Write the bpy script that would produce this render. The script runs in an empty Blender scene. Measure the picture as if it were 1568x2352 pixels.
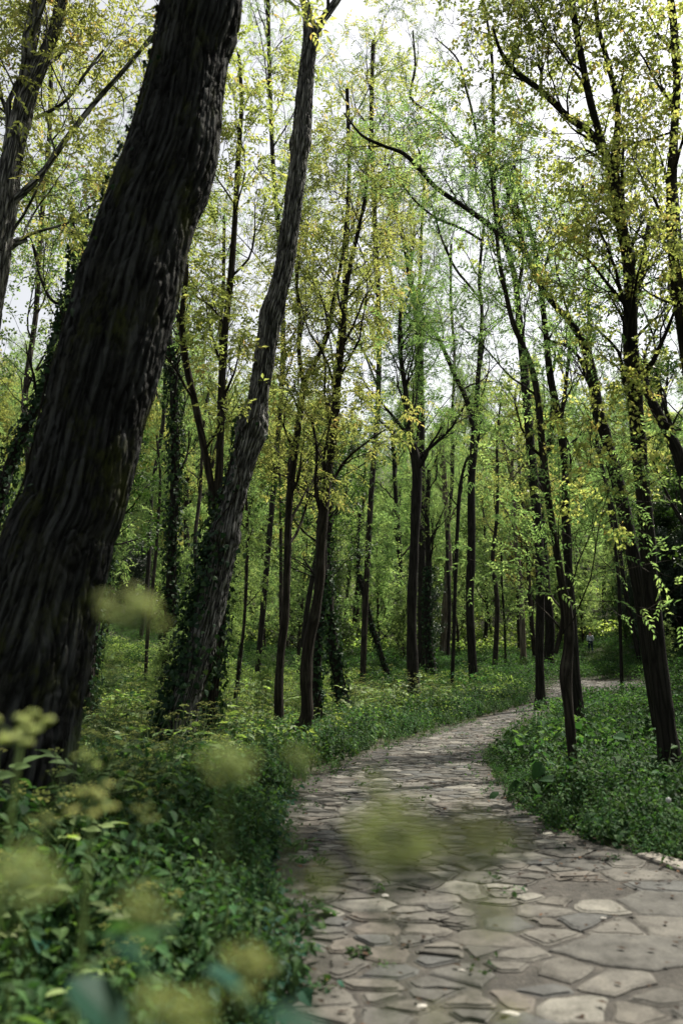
import bpy, math, random
import numpy as np
from mathutils import Vector

# ------------------------------------------------------------------ camera
D2R = math.radians
scene = bpy.context.scene
PITCH = D2R(8.8)
CAM = np.array([0.0, 0.0, 1.5])
FPX = 28 / 36 * 2352.0           # focal length in the units the tree tracings use
CX, CY = 784.0, 1176.0
cam = bpy.data.cameras.new('camera')
cam.sensor_fit = 'VERTICAL'; cam.sensor_height = 36; cam.sensor_width = 24; cam.lens = 28
cam.clip_start = 0.05; cam.clip_end = 2000
cam.dof.use_dof = True; cam.dof.focus_distance = 17.0; cam.dof.aperture_fstop = 1.6
camo = bpy.data.objects.new('camera', cam); scene.collection.objects.link(camo)
camo.location = CAM; camo.rotation_euler = (math.pi / 2 + PITCH, 0, 0)
scene.camera = camo

# ------------------------------------------------------------------ sky and sun
SUN_EL, SUN_AZ = D2R(56), D2R(50)          # azimuth from +Y towards +X
world = bpy.data.worlds.new('World'); scene.world = world; world.use_nodes = True
nt = world.node_tree; nt.nodes.clear()
sky = nt.nodes.new('ShaderNodeTexSky'); sky.sky_type = 'NISHITA'; sky.sun_disc = False
sky.sun_elevation = SUN_EL; sky.sun_rotation = SUN_AZ
sky.dust_density = 3.0; sky.air_density = 1.0; sky.ozone_density = 1.5
hs = nt.nodes.new('ShaderNodeHueSaturation'); hs.inputs['Saturation'].default_value = 0.16
hs.inputs['Value'].default_value = 1.15
bg = nt.nodes.new('ShaderNodeBackground'); bg.inputs['Strength'].default_value = 0.098
wo = nt.nodes.new('ShaderNodeOutputWorld')
nt.links.new(sky.outputs[0], hs.inputs['Color']); nt.links.new(hs.outputs[0], bg.inputs['Color'])
nt.links.new(bg.outputs[0], wo.inputs['Surface'])
sl = bpy.data.lights.new('sun', 'SUN'); sl.energy = 5.0; sl.angle = D2R(0.6); sl.color = (1.0, 0.93, 0.80)
so = bpy.data.objects.new('sun', sl); scene.collection.objects.link(so)
sd = Vector((math.sin(SUN_AZ) * math.cos(SUN_EL), math.cos(SUN_AZ) * math.cos(SUN_EL), math.sin(SUN_EL)))
so.rotation_euler = (-sd).to_track_quat('-Z', 'Y').to_euler(); so.location = sd * 60
vs = scene.view_settings
vs.view_transform = 'Standard'; vs.look = 'None'; vs.gamma = 1; vs.use_curve_mapping = False
vs.exposure = 0.92
cy = scene.cycles
cy.max_bounces = 5; cy.diffuse_bounces = 3; cy.glossy_bounces = 2; cy.transmission_bounces = 3
cy.transparent_max_bounces = 4; cy.sample_clamp_indirect = 4; cy.caustics_reflective = False; cy.caustics_refractive = False
cy.use_denoising = True

rng = np.random.default_rng(11)
COL = scene.collection

# ------------------------------------------------------------------ projections
FW = np.array([0, math.cos(PITCH), math.sin(PITCH)]); UP = np.array([0, -math.sin(PITCH), math.cos(PITCH)])
def ray(x, y):
    d = FW + np.array([1.0, 0, 0]) * (x - CX) / FPX + UP * (CY - y) / FPX
    return d
def at(x, y, Y):
    """the point of the plane at distance Y that lies on this line of sight"""
    d = ray(x, y); return CAM + d * (Y / d[1])
def px(p):
    q = np.asarray(p) - CAM; dz = q @ FW
    return CX + q[..., 0] / dz * FPX, CY - (q @ UP) / dz * FPX, dz

# ------------------------------------------------------------------ terrain
_gy = np.array([-40, 0, 3, 5, 10, 16, 22, 30, 45, 60, 75, 100, 140, 200, 400, 900.0])
_gz = np.array([0.1, 0.02, 0, -.02, -.26, -.5, -.6, -.5, -.1, .3, 2.4, 12, 30, 48, 60, 60])
_fy = np.linspace(-40, 900, 1881)
_fz = np.interp(_fy, _gy, _gz)
_k = np.hanning(13); _k /= _k.sum(); _fz = np.convolve(np.pad(_fz, 6, mode='edge'), _k, 'valid')
def ground(x, y):
    x = np.asarray(x, float); y = np.asarray(y, float)
    z = np.interp(y, _fy, _fz)
    l = np.clip(-x - 2.5, 0, None); l = np.sqrt(l * l + 1) - 1
    z = z + l * 0.20 * np.clip((y - 2) / 30, 0.12, 1.3) * np.exp(-l / 120)
    r = np.clip(x - 7 - 0.10 * y, 0, None); r = np.sqrt(r * r + 1) - 1
    z = z + r * 0.22 * np.exp(-r / 120)
    return z
def hit(x, y, h=0.0):
    d = ray(x, y); d = d / np.linalg.norm(d)
    t = np.linspace(1, 400, 8000); P = CAM + t[:, None] * d
    s = P[:, 2] - (ground(P[:, 0], P[:, 1]) + h)
    k = np.argmax(s < 0)
    if s[k] >= 0: return P[-1]
    a = s[k - 1] / (s[k - 1] - s[k]); return P[k - 1] * (1 - a) + P[k] * a

# ------------------------------------------------------------------ mesh helpers
def mesh(name, V, F, mats, parent=None, fmat=None, smooth=False, face_attr=None, vec_attr=None, link=True):
    """V (n,3); F: list of index arrays (m,k), k may differ per array"""
    if not isinstance(F, (list, tuple)): F = [F]
    F = [np.asarray(f, np.int32) for f in F if len(f)]
    me = bpy.data.meshes.new(name)
    me.vertices.add(len(V)); me.vertices.foreach_set('co', np.ascontiguousarray(V, np.float32).ravel())
    nl = sum(f.size for f in F); npoly = sum(len(f) for f in F)
    me.loops.add(nl); me.polygons.add(npoly)
    me.loops.foreach_set('vertex_index', np.concatenate([f.ravel() for f in F]))
    tot = np.concatenate([np.full(len(f), f.shape[1], np.int32) for f in F])
    st = np.concatenate([[0], np.cumsum(tot)[:-1]]).astype(np.int32)
    me.polygons.foreach_set('loop_start', st)
    me.polygons.foreach_set('use_smooth', np.full(npoly, bool(smooth)))
    if not isinstance(mats, (list, tuple)): mats = [mats]
    for m in mats: me.materials.append(m)
    if fmat is not None: me.polygons.foreach_set('material_index', np.asarray(fmat, np.int32))
    for k, v in (face_attr or {}).items():
        a = me.attributes.new(k, 'FLOAT', 'FACE'); a.data.foreach_set('value', np.asarray(v, np.float32))
    for k, v in (vec_attr or {}).items():
        a = me.attributes.new(k, 'FLOAT_VECTOR', 'POINT'); a.data.foreach_set('vector', np.asarray(v, np.float32).ravel())
    me.update(calc_edges=True); me.validate()
    o = bpy.data.objects.new(name, me)
    if link: COL.objects.link(o)
    if parent is not None: o.parent = parent
    return o

class Acc:
    """collects pieces into one mesh"""
    def __init__(s): s.V = []; s.F = {}; s.n = 0; s.order = []
    def add(s, V, F, mat=0, rnd=None, vec=None):
        F = np.asarray(F, np.int64)
        s.order.append((np.asarray(V, float), F + s.n, mat, rnd if rnd is not None else np.zeros(len(F)),
                        vec if vec is not None else np.zeros((len(V), 3)))); s.n += len(V)
        return s
    def build(s, name, mats, parent=None, smooth=False, link=True):
        V = np.concatenate([o[0] for o in s.order]); vec = np.concatenate([o[4] for o in s.order])
        F = [o[1] for o in s.order]; fm = np.concatenate([np.full(len(o[1]), o[2]) for o in s.order])
        r = np.concatenate([np.asarray(o[3], float) for o in s.order])
        sm = smooth
        o = mesh(name, V, F, mats, parent, fm, False, {'rnd': r}, {'bk': vec}, link)
        if sm is True: o.data.polygons.foreach_set('use_smooth', np.ones(len(o.data.polygons), bool))
        elif sm:      # set of smooth material slots
            o.data.polygons.foreach_set('use_smooth', np.isin(fm, list(sm)))
        return o

def norm(a): return a / np.maximum(np.linalg.norm(a, axis=-1, keepdims=True), 1e-9)
def catmull(P, n):
    """resample polyline P (k,d) to n points smoothly"""
    P = np.asarray(P, float); k = len(P)
    if k == 2: t = np.linspace(0, 1, n)[:, None]; return P[0] * (1 - t) + P[1] * t
    seg = np.linalg.norm(np.diff(P[:, :3], axis=0), axis=1); s = np.concatenate([[0], np.cumsum(seg)])
    Q = np.vstack([2 * P[0] - P[1], P, 2 * P[-1] - P[-2]])
    u = np.linspace(0, s[-1], n); i = np.clip(np.searchsorted(s, u, 'right') - 1, 0, k - 2)
    t = ((u - s[i]) / np.maximum(seg[i], 1e-9))[:, None]
    a, b, c, d = Q[i], Q[i + 1], Q[i + 2], Q[i + 3]
    return 0.5 * ((2 * b) + (c - a) * t + (2 * a - 5 * b + 4 * c - d) * t ** 2 + (3 * b - a - 3 * c + d) * t ** 3)

_pr = np.random.default_rng(77).permutation(256); _pr = np.concatenate([_pr, _pr])
_gr = norm(np.random.default_rng(78).normal(size=(256, 3)))
def pnoise(P):
    """gradient noise, about -1..1"""
    P = np.asarray(P, float); I = np.floor(P).astype(int); f = P - I; I &= 255; u = f * f * f * (f * (f * 6 - 15) + 10)
    def g(dx, dy, dz):
        h = _pr[_pr[_pr[(I[..., 0] + dx) & 255] + ((I[..., 1] + dy) & 255)] + ((I[..., 2] + dz) & 255)]
        return (_gr[h] * (f - [dx, dy, dz])).sum(-1)
    def mixf(a, b, t): return a + (b - a) * t
    x0 = mixf(mixf(g(0, 0, 0), g(1, 0, 0), u[..., 0]), mixf(g(0, 1, 0), g(1, 1, 0), u[..., 0]), u[..., 1])
    x1 = mixf(mixf(g(0, 0, 1), g(1, 0, 1), u[..., 0]), mixf(g(0, 1, 1), g(1, 1, 1), u[..., 0]), u[..., 1])
    return mixf(x0, x1, u[..., 2]) * 1.6
def tubes(P, R, sides, s0=0.0, disp=None):
    """batch of tubes. P (N,K,3), R (N,K) -> V, F, bark coords"""
    P = np.asarray(P, float); R = np.asarray(R, float); N, K, _ = P.shape
    T = np.empty_like(P); T[:, 1:-1] = P[:, 2:] - P[:, :-2]; T[:, 0] = P[:, 1] - P[:, 0]; T[:, -1] = P[:, -1] - P[:, -2]
    T = norm(T)
    ref = np.where(np.abs(T[:, :1, 1:2]) < 0.8, np.array([0, 1.0, 0]), np.array([1.0, 0, 0]))
    A = norm(np.cross(T, np.broadcast_to(ref, T.shape))); B = np.cross(T, A)
    th = np.linspace(0, 2 * np.pi, sides, endpoint=False)
    L = np.concatenate([np.zeros((N, 1)), np.cumsum(np.linalg.norm(np.diff(P, axis=1), axis=2), axis=1)], axis=1)
    rr = R[:, :, None] * np.ones(sides)
    if disp is not None: rr = rr + disp(np.broadcast_to(th, rr.shape), L[:, :, None] * np.ones(sides), rr)
    V = P[:, :, None, :] + rr[..., None] * (A[:, :, None, :] * np.cos(th)[:, None] + B[:, :, None, :] * np.sin(th)[:, None])
    bk = np.stack([R[:, :1, None] * np.cos(th) * np.ones((1, K, 1)), R[:, :1, None] * np.sin(th) * np.ones((1, K, 1)),
                   L[:, :, None] * np.ones(sides) + 0 * rr], -1)
    bk = bk + np.arange(N)[:, None, None, None] * 0.37
    i = np.arange(K - 1)[:, None] * sides; j = np.arange(sides)[None]; j2 = (j + 1) % sides
    q = np.stack([i + j, i + j2, i + sides + j2, i + sides + j], -1).reshape(-1, 4)
    F = (q[None] + (np.arange(N) * K * sides)[:, None, None]).reshape(-1, 4)
    return V.reshape(-1, 3), F, bk.reshape(-1, 3)

# ------------------------------------------------------------------ materials
def newmat(name):
    m = bpy.data.materials.new(name); m.use_nodes = True; t = m.node_tree; t.nodes.clear()
    return m, t, t.nodes.new('ShaderNodeOutputMaterial')
def N_(t, ty, **kw):
    n = t.nodes.new(ty)
    for k, v in kw.items():
        if k in ('blend_type', 'data_type', 'operation', 'attribute_name', 'attribute_type', 'feature', 'distance'): setattr(n, k, v)
        else: n.inputs[k.replace('_', ' ')].default_value = v
    return n
def ramp(t, stops, interp='LINEAR'):
    r = t.nodes.new('ShaderNodeValToRGB'); r.color_ramp.interpolation = interp
    e = r.color_ramp.elements
    while len(e) < len(stops): e.new(0.5)
    for k, (p, c) in enumerate(stops): e[k].position = p
    for k, (p, c) in enumerate(stops): e[k].color = (*c, 1)
    return r

def leaf_mat(name, stops, trans=0.45, rough=0.5, spec=0.35, objvar=0.12, tcol=(1.25, 1.35, 0.55), hue=0.015):
    m, t, out = newmat(name)
    at_ = N_(t, 'ShaderNodeAttribute', attribute_name='rnd')
    r = ramp(t, stops); t.links.new(at_.outputs['Fac'], r.inputs[0])
    oi = t.nodes.new('ShaderNodeObjectInfo')
    mr = t.nodes.new('ShaderNodeMapRange'); mr.inputs['To Min'].default_value = 1 - objvar * 2; mr.inputs['To Max'].default_value = 1 + objvar * 2
    t.links.new(oi.outputs['Random'], mr.inputs['Value'])
    mh = t.nodes.new('ShaderNodeMapRange'); mh.inputs['To Min'].default_value = 0.5 - hue; mh.inputs['To Max'].default_value = 0.5 + hue
    mm = N_(t, 'ShaderNodeMath', operation='FRACT'); m7 = N_(t, 'ShaderNodeMath', operation='MULTIPLY'); m7.inputs[1].default_value = 7.31
    t.links.new(oi.outputs['Random'], m7.inputs[0]); t.links.new(m7.outputs[0], mm.inputs[0]); t.links.new(mm.outputs[0], mh.inputs['Value'])
    h = t.nodes.new('ShaderNodeHueSaturation'); t.links.new(mr.outputs[0], h.inputs['Value']); t.links.new(mh.outputs[0], h.inputs['Hue'])
    t.links.new(r.outputs[0], h.inputs['Color'])
    p = t.nodes.new('ShaderNodeBsdfPrincipled'); p.inputs['Roughness'].default_value = rough; p.inputs['Specular IOR Level'].default_value = spec
    t.links.new(h.outputs[0], p.inputs['Base Color'])
    mx = N_(t, 'ShaderNodeMix', data_type='RGBA', blend_type='MULTIPLY'); mx.inputs[0].default_value = 1
    t.links.new(h.outputs[0], mx.inputs[6]); mx.inputs[7].default_value = (*tcol, 1)
    tr = t.nodes.new('ShaderNodeBsdfTranslucent'); t.links.new(mx.outputs[2], tr.inputs['Color'])
    ms = t.nodes.new('ShaderNodeMixShader'); ms.inputs[0].default_value = trans
    t.links.new(p.outputs[0], ms.inputs[1]); t.links.new(tr.outputs[0], ms.inputs[2]); t.links.new(ms.outputs[0], out.inputs['Surface'])
    return m

def bark_mat(name, dark, light, moss=0.0, sc=14.0, bump=0.6, lichen=(0.16, 0.16, 0.13), stretch=0.14, patch=0.5):
    m, t, out = newmat(name)
    a = N_(t, 'ShaderNodeAttribute', attribute_name='bk')
    vm = N_(t, 'ShaderNodeVectorMath', operation='MULTIPLY'); vm.inputs[1].default_value = (1, 1, stretch)
    t.links.new(a.outputs['Vector'], vm.inputs[0])
    n0 = N_(t, 'ShaderNodeTexNoise', Scale=sc * 0.5, Detail=3.0); t.links.new(vm.outputs[0], n0.inputs['Vector'])
    add = N_(t, 'ShaderNodeMix', data_type='RGBA', blend_type='ADD'); add.inputs[0].default_value = 0.06
    t.links.new(vm.outputs[0], add.inputs[6]); t.links.new(n0.outputs['Color'], add.inputs[7])
    v = N_(t, 'ShaderNodeTexVoronoi', feature='DISTANCE_TO_EDGE', Scale=sc); t.links.new(add.outputs[2], v.inputs['Vector'])
    n1 = N_(t, 'ShaderNodeTexNoise', Scale=sc * 2.2, Detail=6.0, Roughness=0.65); t.links.new(vm.outputs[0], n1.inputs['Vector'])
    mr = t.nodes.new('ShaderNodeMapRange'); mr.inputs['From Max'].default_value = 0.25; t.links.new(v.outputs['Distance'], mr.inputs['Value'])
    h = N_(t, 'ShaderNodeMath', operation='MULTIPLY_ADD'); t.links.new(n1.outputs['Fac'], h.inputs[0]); h.inputs[1].default_value = 0.8
    t.links.new(mr.outputs[0], h.inputs[2])
    c = ramp(t, [(0.25, dark), (1.3 / 1.8, tuple((d + l) / 2 for d, l in zip(dark, light))), (1.0, light)])
    hm = N_(t, 'ShaderNodeMath', operation='MULTIPLY'); hm.inputs[1].default_value = 0.62; t.links.new(h.outputs[0], hm.inputs[0]); t.links.new(hm.outputs[0], c.inputs[0])
    # lichen patches, then moss
    n2 = N_(t, 'ShaderNodeTexNoise', Scale=2.3, Detail=5.0, Roughness=0.7); t.links.new(a.outputs['Vector'], n2.inputs['Vector'])
    r2 = ramp(t, [(0.52, (0, 0, 0)), (0.66, (1, 1, 1))]); t.links.new(n2.outputs['Fac'], r2.inputs[0])
    k2 = N_(t, 'ShaderNodeMath', operation='MULTIPLY'); k2.inputs[1].default_value = patch; t.links.new(r2.outputs[0], k2.inputs[0])
    m2 = N_(t, 'ShaderNodeMix', data_type='RGBA', blend_type='MIX'); t.links.new(k2.outputs[0], m2.inputs[0]); t.links.new(c.outputs[0], m2.inputs[6]); m2.inputs[7].default_value = (*lichen, 1)
    last = m2.outputs[2]
    if moss > 0:
        n3 = N_(t, 'ShaderNodeTexNoise', Scale=1.7, Detail=6.0, Roughness=0.75)
        off = N_(t, 'ShaderNodeVectorMath', operation='ADD'); off.inputs[1].default_value = (5, 3, 9)
        t.links.new(a.outputs['Vector'], off.inputs[0]); t.links.new(off.outputs[0], n3.inputs['Vector'])
        r3 = ramp(t, [(0.60 - moss * 0.12, (0, 0, 0)), (0.70 - moss * 0.1, (1, 1, 1))]); t.links.new(n3.outputs['Fac'], r3.inputs[0])
        m3 = N_(t, 'ShaderNodeMix', data_type='RGBA', blend_type='MIX'); t.links.new(r3.outputs[0], m3.inputs[0]); t.links.new(last, m3.inputs[6])
        m3.inputs[7].default_value = (0.035, 0.040, 0.012, 1); last = m3.outputs[2]
    p = t.nodes.new('ShaderNodeBsdfPrincipled'); p.inputs['Roughness'].default_value = 0.9; p.inputs['Specular IOR Level'].default_value = 0.15
    t.links.new(last, p.inputs['Base Color'])
    b = t.nodes.new('ShaderNodeBump'); b.inputs['Strength'].default_value = bump; b.inputs['Distance'].default_value = 0.03
    t.links.new(h.outputs[0], b.inputs['Height']); t.links.new(b.outputs[0], p.inputs['Normal'])
    t.links.new(p.outputs[0], out.inputs['Surface'])
    return m

def plain(name, col, rough=0.7, spec=0.3, noise=0.0, sc=20):
    m, t, out = newmat(name)
    p = t.nodes.new('ShaderNodeBsdfPrincipled'); p.inputs['Roughness'].default_value = rough; p.inputs['Specular IOR Level'].default_value = spec
    p.inputs['Base Color'].default_value = (*col, 1)
    if noise:
        g = t.nodes.new('ShaderNodeNewGeometry'); n = N_(t, 'ShaderNodeTexNoise', Scale=sc, Detail=5.0); t.links.new(g.outputs['Position'], n.inputs['Vector'])
        r = ramp(t, [(0.3, tuple(c * (1 - noise) for c in col)), (0.7, tuple(min(1, c * (1 + noise)) for c in col))])
        t.links.new(n.outputs['Fac'], r.inputs[0]); t.links.new(r.outputs[0], p.inputs['Base Color'])
        b = t.nodes.new('ShaderNodeBump'); b.inputs['Strength'].default_value = 0.4; b.inputs['Distance'].default_value = 0.01
        t.links.new(n.outputs['Fac'], b.inputs['Height']); t.links.new(b.outputs[0], p.inputs['Normal'])
    t.links.new(p.outputs[0], out.inputs['Surface']); return m

M = {}
M['gold'] = leaf_mat('leaf_gold', [(0.0, (.22, .27, .09)), (0.6, (.33, .37, .13)), (0.88, (.46, .45, .17)), (1.0, (.50, .34, .15))], 0.66, tcol=(1.15, 1.2, .8))
M['spring'] = leaf_mat('leaf_spring', [(0.0, (.10, .17, .07)), (0.6, (.21, .31, .125)), (1.0, (.37, .45, .19))], 0.66, tcol=(1.15, 1.2, .8))
M['fresh'] = leaf_mat('leaf_fresh', [(0.0, (.06, .11, .045)), (0.6, (.14, .21, .08)), (1.0, (.27, .34, .13))], 0.64, tcol=(1.15, 1.25, .75))
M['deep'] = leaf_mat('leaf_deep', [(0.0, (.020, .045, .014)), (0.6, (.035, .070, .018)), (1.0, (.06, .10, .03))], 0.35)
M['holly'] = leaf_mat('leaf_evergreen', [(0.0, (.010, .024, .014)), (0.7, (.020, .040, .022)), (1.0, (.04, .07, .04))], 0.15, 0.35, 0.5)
M['ivy'] = leaf_mat('leaf_ivy', [(0.0, (.010, .026, .014)), (0.7, (.022, .050, .022)), (1.0, (.05, .085, .035))], 0.2, 0.55, 0.12, 0.0)
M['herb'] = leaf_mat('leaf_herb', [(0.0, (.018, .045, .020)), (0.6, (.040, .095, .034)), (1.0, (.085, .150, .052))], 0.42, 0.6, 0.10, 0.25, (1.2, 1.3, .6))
M['herb2'] = leaf_mat('leaf_herb_brightened', [(0.0, (.08, .13, .05)), (0.6, (.19, .27, .11)), (1.0, (.31, .37, .16))], 0.5, 0.5, 0.22, 0.25)  # leaf colour raised to stand in for sunlight on the clearing
M['teal'] = leaf_mat('leaf_bluegreen', [(0.0, (.010, .045, .030)), (1.0, (.022, .080, .050))], 0.3, 0.55, 0.12, 0.1, (1, 1.2, .8))
M['grass'] = leaf_mat('grass_blade', [(0.0, (.03, .075, .02)), (1.0, (.08, .13, .035))], 0.35, 0.5, 0.3, 0.15)
M['umbel'] = leaf_mat('umbel_flower', [(0.0, (.24, .28, .09)), (1.0, (.48, .48, .18))], 0.45, 0.6, 0.2, 0.05)
M['umbel_near'] = leaf_mat('umbel_flower_pale', [(0.0, (.30, .35, .13)), (1.0, (.58, .60, .27))], 0.5, 0.6, 0.2, 0.05)
M['litter'] = leaf_mat('dead_leaf', [(0.0, (.020, .014, .010)), (0.85, (.05, .036, .024)), (1.0, (.13, .075, .035))], 0.1, 0.8, 0.1, 0.0)
M['stem'] = plain('green_stem', (.07, .11, .03), 0.5, 0.3, 0.2, 30)
M['stem_near'] = plain('pale_green_stem', (.16, .24, .07), 0.5, 0.3, 0.2, 30)
M['bark_big'] = bark_mat('bark_furrowed', (.003, .003, .003), (.055, .058, .060), moss=0.5, sc=9, bump=1.0, stretch=0.13, patch=0.15)
M['bark_mid'] = bark_mat('bark_scaly', (.008, .008, .008), (.34, .335, .325), moss=0.35, sc=12, bump=1.2, lichen=(.32, .31, .29), patch=0.5, stretch=.2)
M['bark'] = bark_mat('bark_brown', (.012, .010, .008), (.050, .042, .033), sc=14, bump=0.6, patch=0.35, lichen=(.10, .095, .075))
M['bark_dark'] = bark_mat('bark_dark', (.008, .007, .006), (.030, .027, .023), sc=12, bump=0.5, patch=0.2, lichen=(.07, .07, .055))
M['bark_pale'] = bark_mat('bark_pale', (.07, .055, .042), (.26, .22, .17), sc=10, bump=1.0, patch=0.3, lichen=(.3, .27, .22), stretch=0.07)

# ------------------------------------------------------------------ tags
def tag(o, label, cat, group=None, kind=None):
    if label: o['label'] = label
    if cat: o['category'] = cat
    if group: o['group'] = group
    if kind: o['kind'] = kind
    return o
def empty(name, loc=(0, 0, 0)):
    o = bpy.data.objects.new(name, None); o.empty_display_size = 0.3; COL.objects.link(o); o.location = loc; return o
def copy_tree(o, parent=None):
    c = o.copy(); COL.objects.link(c)
    if parent is not None: c.parent = parent
    for ch in list(o.children): copy_tree(ch, c)
    return c

# ------------------------------------------------------------------ ground
def grid_axis(a, b, fine_a, fine_b, step, grow=1.18):
    xs = list(np.arange(fine_a, fine_b + 1e-6, step)); s = step; x = xs[-1]
    while x < b: s *= grow; x += s; xs.append(x)
    s = step; x = xs[0]; pre = []
    while x > a: s *= grow; x -= s; pre.append(x)
    return np.array(pre[::-1] + xs)
gx = grid_axis(-900, 900, -14, 14, 0.25); gy = grid_axis(-60, 900, -2, 45, 0.25)
X, Y = np.meshgrid(gx, gy); Z = ground(X, Y)
V = np.stack([X, Y, Z], -1).reshape(-1, 3); nx = len(gx)
i = (np.arange(len(gy) - 1)[:, None] * nx + np.arange(nx - 1)[None]).ravel()
m, t, out = newmat('soil')
g = t.nodes.new('ShaderNodeNewGeometry'); n = N_(t, 'ShaderNodeTexNoise', Scale=1.3, Detail=8.0, Roughness=0.7); t.links.new(g.outputs['Position'], n.inputs['Vector'])
r = ramp(t, [(0.3, (.018, .022, .010)), (0.5, (.030, .030, .016)), (0.7, (.045, .048, .020))]); t.links.new(n.outputs['Fac'], r.inputs[0])
p = t.nodes.new('ShaderNodeBsdfPrincipled'); p.inputs['Roughness'].default_value = 0.95; t.links.new(r.outputs[0], p.inputs['Base Color'])
n2 = N_(t, 'ShaderNodeTexNoise', Scale=30.0, Detail=6.0); t.links.new(g.outputs['Position'], n2.inputs['Vector'])
b = t.nodes.new('ShaderNodeBump'); b.inputs['Strength'].default_value = 0.8; b.inputs['Distance'].default_value = 0.03
t.links.new(n2.outputs['Fac'], b.inputs['Height']); t.links.new(b.outputs[0], p.inputs['Normal']); t.links.new(p.outputs[0], out.inputs['Surface'])
tag(mesh('ground', V, np.stack([i, i + 1, i + nx + 1, i + nx], -1), m, smooth=True), 'dark soil of the woodland floor under the plants', None, kind='structure')

# ------------------------------------------------------------------ path
Ledge = [(668, 2352), (640, 2200), (628, 2050), (632, 1930), (660, 1850), (712, 1800), (785, 1768), (860, 1728), (960, 1697), (1050, 1669), (1140, 1642), (1205, 1622), (1245, 1603), (1262, 1585), (1275, 1566), (1330, 1562), (1400, 1566), (1500, 1570)]
Redge = [(1900, 2352), (1800, 2150), (1640, 2022), (1480, 1972), (1350, 1937), (1250, 1897), (1190, 1858), (1150, 1812), (1122, 1775), (1122, 1735), (1155, 1694), (1200, 1660), (1240, 1641), (1290, 1624), (1330, 1612), (1370, 1604), (1430, 1600), (1520, 1598)]
LE = np.array([hit(*p)[:2] for p in Ledge]); RE = np.array([hit(*p)[:2] for p in Redge])
LE = np.vstack([[0.55, -6.0], [-0.05, 0.2], [-0.2, 2.0], LE]); RE = np.vstack([[4.2, -6.0], [3.9, 0.2], [3.2, 2.0], RE])
LEs = catmull(LE, 260); REs = catmull(RE, 260)
poly = np.vstack([LEs, REs[::-1]])
def in_path(x, y):
    x = np.asarray(x, float); y = np.asarray(y, float); ins = np.zeros(x.shape, bool)
    P, Q = poly, np.roll(poly, -1, 0)
    for (x1, y1), (x2, y2) in zip(P, Q):
        c = ((y1 > y) != (y2 > y)); 
        if c.any(): ins ^= c & (x < (x2 - x1) * (y - y1) / (y2 - y1 + 1e-12) + x1)
    return ins
def path_dist(x, y):
    x = np.asarray(x, float).ravel(); y = np.asarray(y, float).ravel(); d = np.full(x.shape, 1e9)
    E = np.vstack([LEs, REs])
    for k in range(0, len(x), 4000):
        dx = x[k:k + 4000, None] - E[None, :, 0]; dy = y[k:k + 4000, None] - E[None, :, 1]
        d[k:k + 4000] = np.sqrt((dx * dx + dy * dy).min(1))
    s = in_path(x, y); return np.where(s, -d, d)

# strip of packed earth, a little wider than the stones
a = Acc(); nst = 12
mid = (LEs + REs) / 2
Lw = mid + (LEs - mid) * 1.06; Rw = mid + (REs - mid) * 1.06
tt = np.linspace(0, 1, nst)[None, :, None]
S = Lw[:, None] * (1 - tt) + Rw[:, None] * tt
Vp = np.concatenate([S, (ground(S[..., 0], S[..., 1]) + 0.012)[..., None]], -1).reshape(-1, 3)
i = (np.arange(259)[:, None] * nst + np.arange(nst - 1)[None]).ravel()
Fp = np.stack([i, i + nst, i + nst + 1, i + 1], -1)
a.add(Vp, Fp[:, ::-1], 0)
# flagstones: Voronoi cells of jittered seeds, clipped, inset and raised
seeds = []
pr = random.Random(5)
cand = []
for k in range(90000):
    u = pr.random(); y = -1 + 42 * pr.random() ** 1.5; x = -2 + 17 * pr.random()
    cand.append((x, y))
ANI = 1.35                       # stones lie with their long side across the path
cand = np.array(cand); cand = cand[path_dist(cand[:, 0], cand[:, 1]) < 0.05]; cand[:, 1] *= ANI
cell = {}
for x, y in cand:
    y0 = y; y = y / ANI
    big = 1.0 if (x > 0.75 + 0.12 * y and y < 6.0) else 0.0
    rr = (0.19 + 0.20 * pr.random() ** 1.5) * (1 + 0.95 * big) if y < 9 else 0.20 + 0.12 * pr.random()
    if k > 20000 and pr.random() < 0.5: rr *= 0.45
    y = y0; ok = True; ci, cj = int(x // 0.6), int(y // 0.6)
    for di in (-1, 0, 1):
        for dj in (-1, 0, 1):
            for (qx, qy, qr) in cell.get((ci + di, cj + dj), ()):
                if (x - qx) ** 2 + (y - qy) ** 2 < (0.5 * (rr + qr)) ** 2: ok = False; break
            if not ok: break
        if not ok: break
    if ok: cell.setdefault((ci, cj), []).append((x, y, rr)); seeds.append((x, y, rr))
seeds = np.array(seeds)
ang = 0.25
def warp(p):   # cells are longer across the path
    return p
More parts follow.
